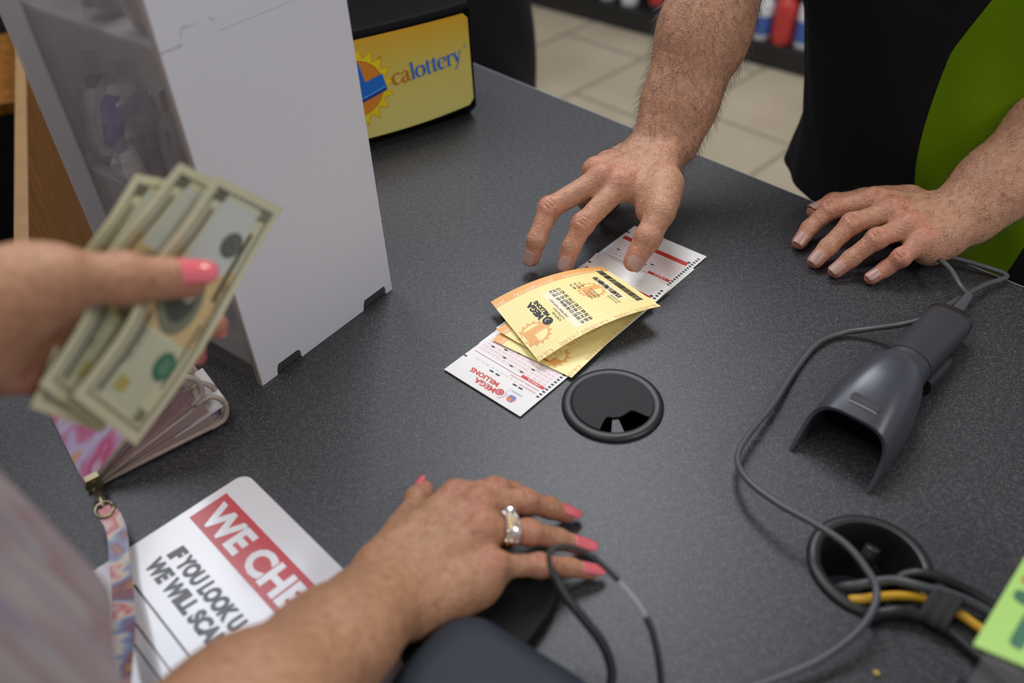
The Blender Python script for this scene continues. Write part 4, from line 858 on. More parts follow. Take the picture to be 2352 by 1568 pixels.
mb = MB(); mb.loft([sring(s, w_, t_, b_, 0, 2.4) for s, w_, t_, b_ in ((0.1835, .0368, .0302, .0023), (0.1890, .0372, .0300, .0022), (0.1935, .0340, .0275, .004), (0.1950, .0260, .0230, .008))], M_blackpl); mb.build('end_cap', scn, smooth=True, angle=60)
def top_at(s, y):
    w_ = np.interp(s, [o[0] for o in outer], [o[1] for o in outer]); t_ = np.interp(s, [o[0] for o in outer], [o[2] for o in outer]); b_ = np.interp(s, [o[0] for o in outer], [o[3] for o in outer]); p_ = np.interp(s, [o[0] for o in outer], [o[4] for o in outer])
    x = min(.999, abs(y) / (w_ / 2)); return b_ + (t_ - b_) * (1 - x ** p_) ** (1 / p_)
S = Sheet(lambda u, v: F0 + SA * u + SP * v + ZU * (top_at(u, v) + 0.0003), lift=0.0002)
vs = [(x, y) for x, y in rrect(0.0060, 0.0220, 0.0025)]; S.shape((vs, [list(range(len(vs)))]), (0.0245, -0.001), (1, 0), (0, 1), mat('recess_dark_slate', (0.022, 0.022, 0.028), .5), 1)
S.rect(0.0200, -0.011, 0.0208, 0.009, mat('led_bar', (0.30, 0.30, 0.33), .2), 2, .003)
S.build('indicator_window', scn)
mb = MB(); mb.loft([sring(s, w_, t_, b_, -0.0165, 2.2) for s, w_, t_, b_ in ((0.104, .012, .020, .004), (0.114, .014, .020, .0008), (0.138, .015, .018, .0006), (0.148, .011, .014, .003))], M_blackpl); mb.build('trigger', scn, smooth=True, angle=60)
mb = MB(); bt = F0 + SA * 0.194 + ZU * 0.0155; mb.tube([bt, bt + SA * .010, bt + SA * .022 + ZU * .001, bt + SA * .034 + ZU * .003], [.0062, .0056, .0044, .0036], M_cord, 16); mb.build('cable_boot', scn, smooth=True, angle=60)
e0 = bt + SA * .034 + ZU * .003
cpts = [e0, P(2205, 655, .022), P(2180, 615, .022), P(2143, 584, .018), P(2190, 592, .014), P(2260, 612, .010), P(2312, 634, .006), P(2260, 655, .007), P(2195, 690, .016), P(2140, 725, .028), P(2075, 744, .020), P(2000, 755, .009), P(1935, 765, .004), P(1880, 788, .0035), P(1830, 845, .004), P(1775, 930, .008), P(1715, 1005, .012), P(1694, 1055, .014), P(1720, 1105, .018), P(1790, 1158, .022), P(1870, 1202, .024), P(1940, 1248, .024), P(1985, 1300, .022), P(2012, 1350, .020), P(2005, 1400, .018), P(1965, 1455, .014), P(1890, 1510, .010), P(1790, 1555, .007), P(1690, 1590, .004)]
mb = MB(); mb.tube(spline(cpts, 10), 0.00235, M_cord, 12); mb.build('cable', scn, smooth=True)

# ------------------------------------------------------------------ cables out of the open grommet
def cable(name, label, pts, r, m, cat='cable'):
    mb = MB(); mb.tube(spline(pts, 10), r, m, 12); return tag(mb.build(name, smooth=True), label, cat)
cable('yellow_cable', 'yellow cable running out of the open grommet to the right', [G2 + np.array([-.004, .0, -.12]), G2 + np.array([-.010, -.006, -.05]), P(1945, 1382, -.004), P(1985, 1375, .005), P(2060, 1368, .006), P(2125, 1375, .006), P(2190, 1402, .006), P(2240, 1435, .005), P(2330, 1500, .0042), P(2420, 1580, .0042)], 0.0030, mat('yellow_cable_rubber', (0.62, 0.34, 0.02), .4))
cable('black_cable', 'grey black cable lying above the yellow one at the open grommet', [G2 + np.array([.0, .008, -.12]), G2 + np.array([-.016, .002, -.05]), P(1925, 1352, -.003), P(1975, 1342, .007), P(2050, 1332, .010), P(2120, 1348, .012), P(2200, 1370, .010), P(2280, 1410, .006), P(2370, 1470, .0045), P(2450, 1530, .0045)], 0.0030, M_cord)
cable('black_cable', 'thick black cable under the yellow one at the open grommet', [G2 + np.array([.006, -.006, -.12]), G2 + np.array([.002, -.012, -.05]), P(1985, 1425, -.004), P(2040, 1405, .006), P(2100, 1410, .0065), P(2170, 1440, .0055), P(2230, 1490, .0045), P(2310, 1560, .0045), P(2360, 1620, .0045)], 0.0038, M_blackcord)
cable('black_cable', 'black cable over the far side of the bundle at the open grommet', [G2 + np.array([.012, .004, -.12]), G2 + np.array([.016, .0, -.05]), P(2045, 1345, -.004), P(2090, 1318, .007), P(2150, 1325, .009), P(2230, 1360, .006), P(2310, 1410, .0045), P(2420, 1490, .0045)], 0.0036, M_blackcord)
cable('black_cable', 'black cable going down inside the open grommet', [G2 + np.array([.004, .010, .006]), P(1990, 1290, -.004), G2 + np.array([.010, .004, -.03]), G2 + np.array([.014, .012, -.14])], 0.0050, M_blackcord)
mb = MB(); c0 = P(2135, 1358, .008); c1 = P(2195, 1425, .007); ax = unit(P(2200, 1420, .006) - P(2120, 1372, .006))
for k_, s_ in ((-.5, .0), (.5, 1)): pass
pr = []; ctr = P(2160, 1395, .0075); bx = orth(ZU, ax); by = np.cross(ax, bx)
for t in np.linspace(-.0085, .0085, 9):
    f = 1 + .08 * math.sin(t * 900); pr.append([ctr + ax * t + by * (.0150 * f * math.cos(q)) + bx * (.0072 * f * math.sin(q)) for q in np.linspace(0, 2 * PI, 28, endpoint=False)])
mb.loft(pr, mat('black_hook_and_loop', (0.022, 0.022, 0.023), .8, bump=(1600, .6, .0004))); tag(mb.build('cable_wrap', smooth=True), 'black strap wrapped around the cables beside the open grommet', 'cable tie')

# ------------------------------------------------------------------ green sign at the right edge
gs = thing('sign_holder', 'clear stand with a bright green sign at the right edge of the counter', 'sign')
ga = P(2235, 1480, .085); gu = unit([0.98, 0.12, 0]); 
gA = ga; gB = PD(2352, 1282, np.linalg.norm(ga - CAM) * 1.10); gside = unit(gB - gA)
gC = PD(2352, 1548, np.linalg.norm(ga - CAM) * 0.985); gbot = orth(unit(gC - gA), gside); gn = unit(np.cross(gbot, gside)); gn = gn if gn @ (CAM - gA) > 0 else -gn
M_green = mat('bright_green_card', (0.36, 0.60, 0.13), .4); M_dkgreen = mat('dark_green_print', (0.02, 0.13, 0.06), .4)
S = Sheet((lambda u, v: gA + gbot * u + gside * v) if np.cross(gbot, gside) @ gn > 0 else (lambda u, v: gA + gbot * u + gside * v), lift=0.00015)
sgn = 1 if np.cross(gbot, gside) @ gn > 0 else -1
if sgn < 0: S.lift = -S.lift
S.base(0, 0.11, 0, 0.16, M_green, 4, 4, 0.0008 * sgn)
def gq(px, py):
    d = ray(px, py); q = CAM + d * ((gA - CAM) @ gn) / (d @ gn); return ((q - gA) @ gbot, (q - gA) @ gside)
for poly in ([(2330, 1358), (2342, 1354), (2360, 1362), (2360, 1392), (2346, 1388), (2328, 1374)], [(2356, 1405), (2318, 1470), (2322, 1482), (2345, 1494), (2362, 1470)]):
    g_ = [gq(*p) for p in poly]; S.shape((g_, [list(range(len(g_)))]), (0, 0), (1, 0), (0, 1), M_dkgreen, 2)
g_ = [gq(*p) for p in [(2352, 1322), (2346, 1332), (2350, 1340), (2360, 1342), (2362, 1322)]]; S.shape((g_, [list(range(5))]), (0, 0), (1, 0), (0, 1), mat('sign_red_print', (.55, .10, .03), .4), 2)
S.build('sign_card', gs)
mb = MB(); gf = gA + gbot * .03 - gn * .004
M_acry = mat('clear_acrylic', (0.5, 0.5, 0.5), .1, alpha=.28)
foot = np.array([gf[0], gf[1], 0.0]) - np.array([gn[0], gn[1], 0]) * .01
mb.box((gf + foot) / 2 + gbot * .01, (0.07, 0.003, np.linalg.norm(gf - foot)), M_acry, X=gbot, Y=np.cross(unit(gf - foot), gbot), Z=unit(gf - foot)); mb.build('stand', gs)
mb = MB(); mb.box(foot + gbot * .02 + ZU * .0022, (0.10, 0.07, 0.004), M_blackpl, X=unit([gbot[0], gbot[1], 0]), Y=unit([-gbot[1], gbot[0], 0])); mb.build('base', gs, bevel=.001)

# ------------------------------------------------------------------ dark reader and its tether at the bottom
M_slate = mat('dark_blue_grey_plastic', (0.020, 0.026, 0.038), .6, spec=.3)
rd = thing('card_reader', 'dark blue grey plastic device at the bottom of the picture behind the notice', 'card reader')
rc = P(1185, 1535, .045); rX = unit([0.80, -.60, 0]); rY = np.array([-rX[1], rX[0], 0])
rings = []
for z, f in ((0.0005, .92), (.004, 1), (.030, .97), (.042, .90), (.048, .78), (.050, .6)):
    rings.append([np.array([rc[0], rc[1], 0]) + rX * x * f + rY * (y * f - .02) + ZU * (z - y * .10 * min(1, z / .02)) for x, y in rrect(.115, .085, .026)])
mb = MB(); mb.loft(rings, M_slate); mb.build('housing', rd, smooth=True, angle=60)
mb = MB(); mb.box(np.array([rc[0], rc[1], .0490]) + rX * .030 + rY * -.045, (.020, .004, .003), M_gloss, X=rX, Y=rY); mb.build('indicator', rd, bevel=.001)
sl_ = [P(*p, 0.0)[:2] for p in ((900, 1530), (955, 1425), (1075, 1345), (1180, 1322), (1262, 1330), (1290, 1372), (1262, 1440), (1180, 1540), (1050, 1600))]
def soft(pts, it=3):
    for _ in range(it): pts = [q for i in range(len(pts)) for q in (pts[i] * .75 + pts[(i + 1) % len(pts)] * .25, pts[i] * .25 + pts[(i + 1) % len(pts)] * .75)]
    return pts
so_ = soft(sl_); mb = MB(); cen = sum(so_) / len(so_); mb.loft([[np.array([*(cen + (q - cen) * f), z]) for q in so_] for z, f in ((.0005, .97), (.002, 1), (.009, .99), (.011, .95))], mat('black_base_shade', (.010, .010, .011), .7, spec=.2)); mb.build('base_shade_slab', rd, smooth=True, angle=50)  # flat black slab added for shade under the hand and reader's black part
tether = thing('tether_cord', 'thin black cord with a clear section curving past the hand with the ring', 'cord')
tp_ = [P(1400, 1590, .012), P(1405, 1540, .020), P(1385, 1480, .032), P(1340, 1420, .045), P(1300, 1370, .055), P(1268, 1310, .065), P(1262, 1272, .070), P(1285, 1254, .070), P(1330, 1262, .066), P(1375, 1290, .060), P(1420, 1332, .052)]
mb = MB(); mb.tube(spline(tp_, 8), [0.0028 if i < 40 else 0.0016 for i in range(len(spline(tp_, 8)))], M_blackcord, 10); mb.build('cord', tether, smooth=True)
tq = [P(1420, 1332, .052), P(1450, 1365, .047), P(1472, 1395, .042), P(1484, 1418, .038)]
mb = MB(); mb.tube(spline(tq, 8), 0.0013, mat('translucent_tube', (.5, .5, .5), .3, alpha=.45), 10); o = mb.build('clear_sleeve', tether, smooth=True); o['label'] = 'translucent sleeve'
tq = [P(1484, 1416, .038), P(1500, 1455, .032), P(1512, 1510, .024), P(1518, 1560, .016), P(1520, 1600, .010)]
mb = MB(); mb.tube(spline(tq, 8), 0.0020, M_blackcord, 10); mb.build('cord', tether, smooth=True)
mb = MB(); c = P(2013, 1545, .001); mb.lathe([(.0014, -.0008), (.0022, .0), (.0016, .0010)], c, mat('yellow_crumb', (.45, .33, .08), .7), 7); tag(mb.build('crumb'), 'tiny yellow crumb on the counter below the open grommet', 'crumb')

# ------------------------------------------------------------------ zip wallet
wal = thing('zip_wallet', 'pink floral zip wallet standing open like a fan under the banknotes', 'wallet')
WC = P(208, 1128, 0.0); WF = unit([.81, .585, 0]); WD = np.array([-WF[1], WF[0], 0.0])
M_flor = blotch('floral_fabric', [(0.28, (0.50, 0.44, 0.66)), (0.40, (0.46, 0.33, 0.46)), (0.46, (0.42, 0.06, 0.18)), (0.53, (0.44, 0.17, 0.30)), (0.60, (0.42, 0.38, 0.60)), (0.68, (0.52, 0.26, 0.05)), (0.74, (0.50, 0.44, 0.50))], 19, .4)
M_mauve = mat('mauve_lining', (0.32, 0.20, 0.21), .6, noise=(200, .15)); M_mauve2 = mat('pale_mauve_lining', (0.40, 0.29, 0.28), .6); M_trim = mat('beige_zip_tape', (0.42, 0.35, 0.31), .6, noise=(400, .2)); M_plum = mat('plum_lining', (0.19, 0.10, 0.115), .6)
M_brass = mat('aged_brass', (0.30, 0.26, 0.17), .3, metal=.9)
WL, WW = 0.152, 0.108
def wpt(s, t, ang, off=0.0, drop=0.0): return WC + WD * t + WF * (s * math.cos(ang) - off * math.sin(ang)) + ZU * (0.002 + s * math.sin(ang) + off * math.cos(ang) + drop * (s / WW) ** 2)
def leaf(name, ang, w_, m, th=0.0012, drop=0.0, z=0.0, trim=True):
    out = [(0, 0)] + [(w_ - .016 + .016 * math.sin(q), .016 - .016 * math.cos(q)) for q in np.linspace(0, PI / 2, 6)] + [(w_ - .016 + .016 * math.cos(q), WL - .016 + .016 * math.sin(q)) for q in np.linspace(0, PI / 2, 6)] + [(0, WL)]
    mb = MB(); a = [wpt(s, t, ang, z, drop) for s, t in out]; b = [wpt(s, t, ang, z + th, drop) for s, t in out]; n = len(out)
    mb.add(a + b, [list(range(n))[::-1], list(range(n, 2 * n))] + [[i, (i + 1) % n, n + (i + 1) % n, n + i] for i in range(n)], m); o = mb.build(name, wal)
    if trim:
        mb = MB(); mb.tube([wpt(s, t, ang, z + th / 2, drop) for s, t in out], 0.0021, M_trim, 8); mb.build('zip_tape', wal, smooth=True)
    return o
leaf('cover', 0.02, WW, M_flor, .0022); leaf('cover', 0.66, WW * .97, M_flor, .0022, -.004)
for i in range(9):
    a_ = 0.06 + 0.57 * i / 9; leaf('pocket_divider', a_, WW * (0.93, .90, .88, .86, .955, .90, .87, .86, .92)[i], (M_mauve, M_mauve2, M_plum, M_mauve, M_trim, M_mauve2, M_mauve, M_plum, M_mauve)[i], .0011, -.002, 0, i == 4)
def gusset(a0, a1, w_, m):    # pleated side closing the short end
    for t0 in (0.001, WL - .001):
        mb = MB(); n = 10; rows = []
        for k in range(n + 1):
            a_ = a0 + (a1 - a0) * k / n; dv = 0.0035 * (1 if k % 2 else -1); rows.append([wpt(s, t0 + dv * (s / w_), a_) for s in np.linspace(0.002, w_, 8)])
        mb.loft(rows, m, cap=False, close=False); mb.build('gusset', wal, smooth=True)
gusset(0.03, 0.32, WW * .90, M_mauve2); gusset(0.36, 0.65, WW * .90, M_mauve)
for (a0, a1, w_) in ((0.02, 0.33, WW), (0.35, 0.66, WW * .98)):   # zip ends rounding the mouth
    am = (a0 + a1) / 2; pts = [wpt(w_ * .86, -.001, a0), wpt(w_ * .97, -.0012, a0 + .03), wpt(w_ * 1.02, -.001, am), wpt(w_ * .97, -.0012, a1 - .03), wpt(w_ * .86, -.001, a1)]
    for dt in (0.001, .02):
        mb = MB(); mb.tube(spline([p + WD * dt for p in pts], 6), 0.0022, M_trim, 8); mb.build('zip_tape', wal, smooth=True)
mb = MB(); c_ = wpt(.072, .004, .20); mb.box(c_ + WD * .02 + WF * .018, (.045, .05, .0009), mat('white_card', (.72, .70, .74), .3), X=unit(WF * math.cos(.2) + ZU * math.sin(.2)), Y=WD, Z=np.cross(unit(WF * math.cos(.2) + ZU * math.sin(.2)), WD)); mb.build('card', wal)
mb = MB(); zc = WC + WF * .004 - WD * .006
mb.tube([zc + WF * .005 * math.cos(q) + ZU * (.012 + .005 * math.sin(q)) + WD * -.002 for q in np.linspace(0, 2 * PI, 20)], .0011, M_brass, 8); mb.box(zc + ZU * .014 + WF * .001, (.010, .006, .009), M_brass, X=WF, Y=WD); mb.box(zc + ZU * .005 - WD * .006, (.006, .014, .003), M_brass, X=WF, Y=WD); mb.build('zip_pull', wal, smooth=False, bevel=.0008)
strap = thing('wrist_strap', 'narrow floral wrist strap hanging from the wallet towards the bottom edge', 'strap')
sp0 = [P(238, 1168, .016), P(262, 1200, .014), P(272, 1240, .012), P(276, 1300, .012), P(284, 1370, .016), P(286, 1440, .024), P(280, 1510, .034), P(272, 1600, .045)]
sl = spline(sp0, 8); mb = MB(); rows = []
for i, p in enumerate(sl):
    t_ = unit(sl[min(i + 1, len(sl) - 1)] - sl[max(i - 1, 0)]); sd = unit(np.cross(t_, unit(CAM - p) * .4 + ZU)); up_ = np.cross(sd, t_); hw = .0062 if i > 3 else .004
    rows.append([p - sd * hw, p - sd * hw + up_ * .0014, p + sd * hw + up_ * .0014, p + sd * hw])
mb.loft(rows, blotch('strap_floral', [(0.30, (0.58, 0.42, 0.44)), (0.42, (0.50, 0.12, 0.14)), (0.48, (0.60, 0.50, 0.40)), (0.55, (0.16, 0.24, 0.42)), (0.62, (0.22, 0.09, 0.12)), (0.72, (0.52, 0.30, 0.06))], 42, .4)); mb.build('ribbon', strap)
mb = MB(); q0 = sl[1]; mb.tube([q0 + WF * .006 * math.cos(q) + WD * .007 * math.sin(q) + ZU * .001 for q in np.linspace(0, 2 * PI, 20)], .0012, M_brass, 8); mb.tube([q0 + WD * .004, WC - WD * .010 + WF * .005 + ZU * .008], .0022, M_brass, 8); mb.build('clasp', strap, smooth=True)

# ------------------------------------------------------------------ banknotes held by the customer
M_bill = blotch('banknote_paper', [(0.35, (0.68, 0.67, 0.45)), (0.65, (0.76, 0.73, 0.53))], 14, .6); M_bg = mat('banknote_grey_green_ink', (0.20, 0.22, 0.15), .6); M_bd = mat('banknote_dark_ink', (0.07, 0.075, 0.06), .6)
M_bpeach = mat('banknote_peach_tint', (0.70, 0.52, 0.26), .6); M_bgreen = mat('banknote_green_seal', (0.05, 0.20, 0.12), .6); M_bseal = mat('banknote_grey_seal', (0.13, 0.14, 0.15), .6); M_bpale = mat('banknote_pale_centre', (0.66, 0.70, 0.66), .6); M_byel = mat('banknote_yellow_numeral', (0.56, 0.46, 0.10), .6); M_bmid = mat('banknote_mid_ink', (0.36, 0.36, 0.27), .6)
BTL, BTR, BBL, BBR = PD(508, 405, .465), PD(662, 480, .513), PD(166, 908, .430), PD(312, 1024, .474)
bN = unit(np.cross(BTR - BTL, BBL - BTL)); bN = bN if bN @ (CAM - BTL) > 0 else -bN
def banknote(label, TL, TR, BL, BR, back, seed=0):
    L, Wd = 0.156, 0.0663
    def fm(u, v):     # u from the bottom end upward, v from left to right
        s_, t = u / L, v / Wd; p = (BL * (1 - s_) + TL * s_) * (1 - t) + (BR * (1 - s_) + TR * s_) * t
        n_ = bN; dent = -0.006 * math.exp(-((s_ - .55) / .16) ** 2) * (0.5 + .5 * math.cos(PI * min(1, abs(t - .15) / .9))) + 0.003 * math.sin(s_ * 5 + seed)
        return p + n_ * (dent - back)
    e1 = TL - BL; e2 = BR - BL; flip = np.cross(e1, e2) @ bN < 0
    S = Sheet(fm, lift=(-0.0002 if flip else 0.0002)); S.base(0, L, 0, Wd, M_bill, 26, 10, -0.00015 if flip else .00015)
    m = .0058
    S.rect(.055, m, .105, Wd - m, M_bpeach, 1); S.rect(.100, .016, .145, .050, M_bpale, 2); S.rect(.012, .014, .052, .048, mat('banknote_pale_green', (.60, .63, .45), .6), 1)
    for a_ in ((m, m, L - m, m + .0022), (m, Wd - m - .0022, L - m, Wd - m), (m, m, m + .002, Wd - m), (L - m - .002, m, L - m, Wd - m)): S.rect(*a_, M_bmid, 3)
    S.rect(.010, .0105, .062, .0135, M_bd, 3); S.rect(.088, .0105, .135, .0130, M_bd, 3); S.rect(.030, Wd - .0145, .070, Wd - .0125, M_bg, 3); S.rect(.085, Wd - .0150, .132, Wd - .0120, M_bd, 3)
    S.disc((.077, .030), .0215, M_bg, 3, ry=.0165); S.disc((.080, .030), .0170, M_bd, 4, ry=.0120); S.disc((.086, .034), .0095, M_bmid, 5, ry=.0060)
    S.disc((.120, .042), .0085, M_bseal, 4, 24, ry=.0085); S.disc((.120, .042), .0052, M_bg, 5); S.disc((.120, .042), .0035, M_bseal, 6)
    S.disc((.040, .044), .0088, M_bgreen, 4, spikes=24, r2=.9); S.disc((.040, .044), .0050, mat('banknote_green_light', (.12, .28, .17), .6), 5)
    X, Y = (0, 1), (-1, 0)
    S.text('20', (L - .014, .006), (0, 1), (1, 0), .0100, M_bd, 5, bold=.0004); S.text('20', (L - .014, Wd - .018), (0, 1), (1, 0), .0100, M_bg, 5, bold=.0004)
    S.text('20', (.017, .018), (0, 1), (1, 0), .0100, M_byel, 5, bold=.0006); S.text('20', (.010, Wd - .019), (0, 1), (1, 0), .0085, M_bg, 5, bold=.0004)
    S.text('THE UNITED STATES OF AMERICA', (.030, .0168), (1, 0), (0, -1), .0042, M_bg, 5); S.text('TWENTY DOLLARS', (.060, Wd - .0085), (1, 0), (0, -1), .0045, M_bd, 5)
    o = S.build('banknote'); tag(o, label, 'banknote', 'banknotes in the customer\'s hand'); return o
banknote('topmost twenty dollar banknote in the fan, farthest right, both seals showing', BTL, BTR, BBL, BBR, 0.0)
banknote('second twenty dollar banknote, tallest in the middle of the fan', PD(420, 375, .4665), PD(572, 449, .5145), PD(84, 881, .4300), PD(229, 990, .4740), 0.0008, .9)
banknote('leftmost twenty dollar banknote in the fan, slanting, its lower corner sticking out', PD(315, 400, .4680), PD(474, 428, .5130), PD(67, 934, .4370), PD(228, 992, .4780), 0.0022, 1.7)

# ------------------------------------------------------------------ people
M_skinM = skin('tanned_skin'); M_skinF = skin('sun_freckled_skin', (1, 1, 1), 0.40); M_skinF2 = M_skinF
M_nail = mat('natural_nail', (0.44, 0.26, 0.215), .3, spec=.5); M_polish = mat('pink_nail_polish', (0.72, 0.14, 0.17), .12, spec=.6, coat=.6)
M_hair = mat('dark_arm_hair', (0.035, 0.022, 0.016), .5)
TONE_M = (0.49, 0.258, 0.160); RED_M = (0.56, 0.185, 0.135); TONE_F = (0.43, 0.225, 0.130); RED_F = (0.47, 0.17, 0.13)
M_shirt = mat('black_knit_fabric', (0.0105, 0.0100, 0.0115), .95, spec=.15, noise=(900, .5), bump=(1200, .5, .0006)); M_greenf = mat('lime_green_fabric', (0.125, 0.225, 0.001), .9, spec=.12, bump=(1400, .4, .0005))
M_trou = mat('black_trouser_fabric', (0.008, 0.008, 0.009), .9, bump=(900, .4, .0006)); M_shoe = mat('black_shoe', (0.015, 0.015, 0.015), .4)

# --- the clerk
clerk = thing('person', 'shop clerk in a black shirt with lime green side panels, both hands on the counter', 'person')
CWR = P(1522, 348, .058); CER = np.array([.24, .88, .24])
rhand = dict(wrist=CWR, elbow=CER, up=unit([-.05, -.45, .9]), arm_up=unit([-.30, -.95, .15]), s=1.02, wr=.0285, wt=.70, fa=.0365, el=.0455, red=RED_M, fr=1.06,
    fingers=dict(index=[P(1427, 424, .064), P(1339, 514, .044), P(1312, 568, .0265), P(1299, 607, .0130)],
                 middle=[P(1380, 410, .067), P(1262, 478, .052), P(1232, 552, .031), P(1221, 592, .0150)],
                 ring=[P(1368, 392, .058), P(1338, 448, .032), P(1345, 462, .014), P(1375, 470, .009)],
                 pinky=[P(1392, 376, .048), P(1372, 425, .026), P(1385, 440, .012), P(1410, 445, .009)]),
    thumb=[P(1526, 424, .064), P(1517, 486, .058), P(1488, 546, .043), P(1456, 600, .026)],
    nail_up={'index': unit([-.35, -.75, .55]), 'middle': unit([-.55, -.70, .45])}, thumb_up=unit([.25, -.80, .55]))
B = Body(0.00115); nails_r = hand(B, rhand)
cr = B.mesh(TONE_M)
CWL = P(2188, 514, .031); CEL = np.array([.59, .73, .17])
lhand = dict(wrist=CWL, elbow=CEL, up=unit([-.10, -.15, 1]), arm_up=unit([-.55, -.35, .75]), s=1.02, wr=.0285, wt=.72, fa=.0345, el=.043, red=RED_M,
    fingers=dict(index=[P(2004, 462, .037), P(1908, 480, .030), P(1860, 524, .0150), P(1836, 556, .0075)],
                 middle=[P(2046, 486, .040), P(1957, 513, .0335), P(1902, 567, .0165), P(1873, 598, .0075)],
                 ring=[P(2083, 520, .038), P(2014, 548, .0330), P(1955, 593, .0160), P(1920, 621, .0075)],
                 pinky=[P(2115, 558, .031), P(2070, 591, .0245), P(2034, 617, .0125), P(2001, 638, .0070)]),
    thumb=[P(2085, 468, .026), P(1985, 462, .016), P(1915, 470, .0115), P(1874, 486, .0100)], thumb_up=unit([-.2, .2, 1]))
B = Body(0.00115); nails_l = hand(B, lhand)
dA = unit(CEL - CWL)
for k_, off in ((0.004, 0), (0.010, .3)):     # creases where the wrist bends back
    c_ = CWL + dA * k_ + unit([-.10, -.15, 1]) * .0215; s_ = unit(np.cross(dA, [0, 0, 1])); B.cut(c_ - s_ * .016, c_ + s_ * .012, .0012, .003)
cl = B.mesh(TONE_M)
# torso core, upper arms and legs share the body surface
TC = np.array([.5025, .805, 0.0]); TU = U; TV = NB
def bp(a, b, z): return TC + TU * a + TV * b + ZU * z
B = Body(0.007)
SHR, SHL = bp(-.185, .0, .43), bp(.185, .0, .43)
B.cone(bp(0, .02, -.02), bp(0, .03, .16), .105, .10, .05, TV, .75); B.cone(bp(0, .03, .16), bp(0, .02, .40), .11, .10, .05, TV, .75); B.cone(SHR, SHL, .050, .050, .04); B.cone(bp(0, .02, .42), bp(0, .0, .54), .055, .052, .03)
B.cone(SHR, CER, .052, .0445, .02); B.cone(SHL, CEL, .052, .043, .02)
B.ball(bp(0, -.02, .66), .080, .02); B.ball(bp(0, -.035, .60), .060, .03); B.cone(bp(0, -.105, .64), bp(0, -.118, .615), .008, .012, .01)
for sg_ in (-1, 1): B.ball(bp(sg_ * .078, .0, .64), .018, .006); B.cone(bp(sg_ * .09, .03, -.06), bp(sg_ * .10, .03, -.48), .08, .05, .04); B.cone(bp(sg_ * .10, .03, -.48), bp(sg_ * .10, .04, FLOOR + .09), .052, .034, .03)
cb = B.mesh(TONE_M)
body_object('body', [cr, cl, cb], M_skinM, clerk)
for nm, T, D, N, r in nails_r[:2] + nails_r[4:] + nails_l: nail_mesh(T, D, N, r, M_nail, 'fingernail', clerk, length=0.0105 if nm != 'thumb' else .0135, wide=.85)
arm_hair(cr[0], cr[1], CWR, CER, 'arm_hair', clerk, M_hair, 5200, -0.10, 1.0, 3, ln=(.007, .016))
arm_hair(cl[0], cl[1], CWL, CEL, 'arm_hair', clerk, M_hair, 3200, -0.12, 1.0, 4, ln=(.005, .011))
# shirt: loft with folds; the green side panel follows its own boundary up the body
GP = np.polyfit([-.06, .0, .05, .15, .25, .45], [-.03, -.05, -.04, .13, .36, .75], 4)
def shirt_ring(z, N=120):
    hw = np.interp(z, [-.06, -.02, .05, .12, .30, .43, .47], [.214, .207, .197, .191, .200, .190, .09]); hd = np.interp(z, [-.06, -.02, .12, .30, .43, .47], [.132, .128, .122, .125, .085, .06])
    g0 = np.interp(z, [-.06, .0, .05, .15, .25, .45], [-.03, -.05, -.04, .13, .36, .75]); g1 = np.interp(z, [-.06, 0, .05, .15, .45], [.44, .50, .60, .95, 1.5]); out = []
    g0 = float(np.polyval(GP, z)); 
    for a, b, n in ((-1.30, g0, 40), (g0, g1, 20), (g1, 2 * PI - 1.30, 60)):
        for i in range(n): out.append(a + (b - a) * i / n)
    return hw, hd, out
def lean(z): return -0.045 * max(0.0, z) / .15 if z < .15 else -.045 - .25 * (z - .15) * .2
rings = []; zs = np.concatenate([np.linspace(-.06, .43, 60), np.linspace(.44, .47, 4)])
for z in zs:
    hw, hd, qs = shirt_ring(z); r_ = []
    for q in qs:   # q = 0 faces the customer, growing towards the clerk's left (image right)
        f = 1 + .012 * math.sin(q * 7 + z * 14) * (1 - max(0, z) / .5) + .008 * math.sin(q * 17 + z * 31 + math.sin(z * 22)) + 0.010 * math.sin(z * 26 + q * 2.2) * math.exp(-((q - 1.9) / .6) ** 2) + .014 * math.exp(-((z + .01) / .05) ** 2) * math.sin(q * 5)
        r_.append(bp(hw * f * math.sin(q) + lean(z), -hd * f * math.cos(q) + .02, z))
    rings.append(r_)
mb = MB(); mb.loft(rings, M_shirt, cap=False); N_ = len(rings[0]); mb.mi(M_greenf)
for i in range(len(rings) - 1):
    for j in range(N_):
        if 40 <= j < 60: mb.m[i * N_ + j] = 1
for sh_, el_ in ((SHR, CER), (SHL, CEL)):
    ax = unit(el_ - sh_); a1 = orth(ZU, ax); a2 = np.cross(ax, a1); rr = [[sh_ + ax * t + a1 * r_ * math.cos(q) + a2 * r_ * math.sin(q) for q in np.linspace(0, 2 * PI, 32, endpoint=False)] for t, r_ in ((-.04, .06), (0, .072), (.06, .074), (.13, .074), (.131, .071), (.06, .070))]
    mb.loft(rr, M_shirt, cap=False)
mb.build('shirt', clerk, smooth=True)
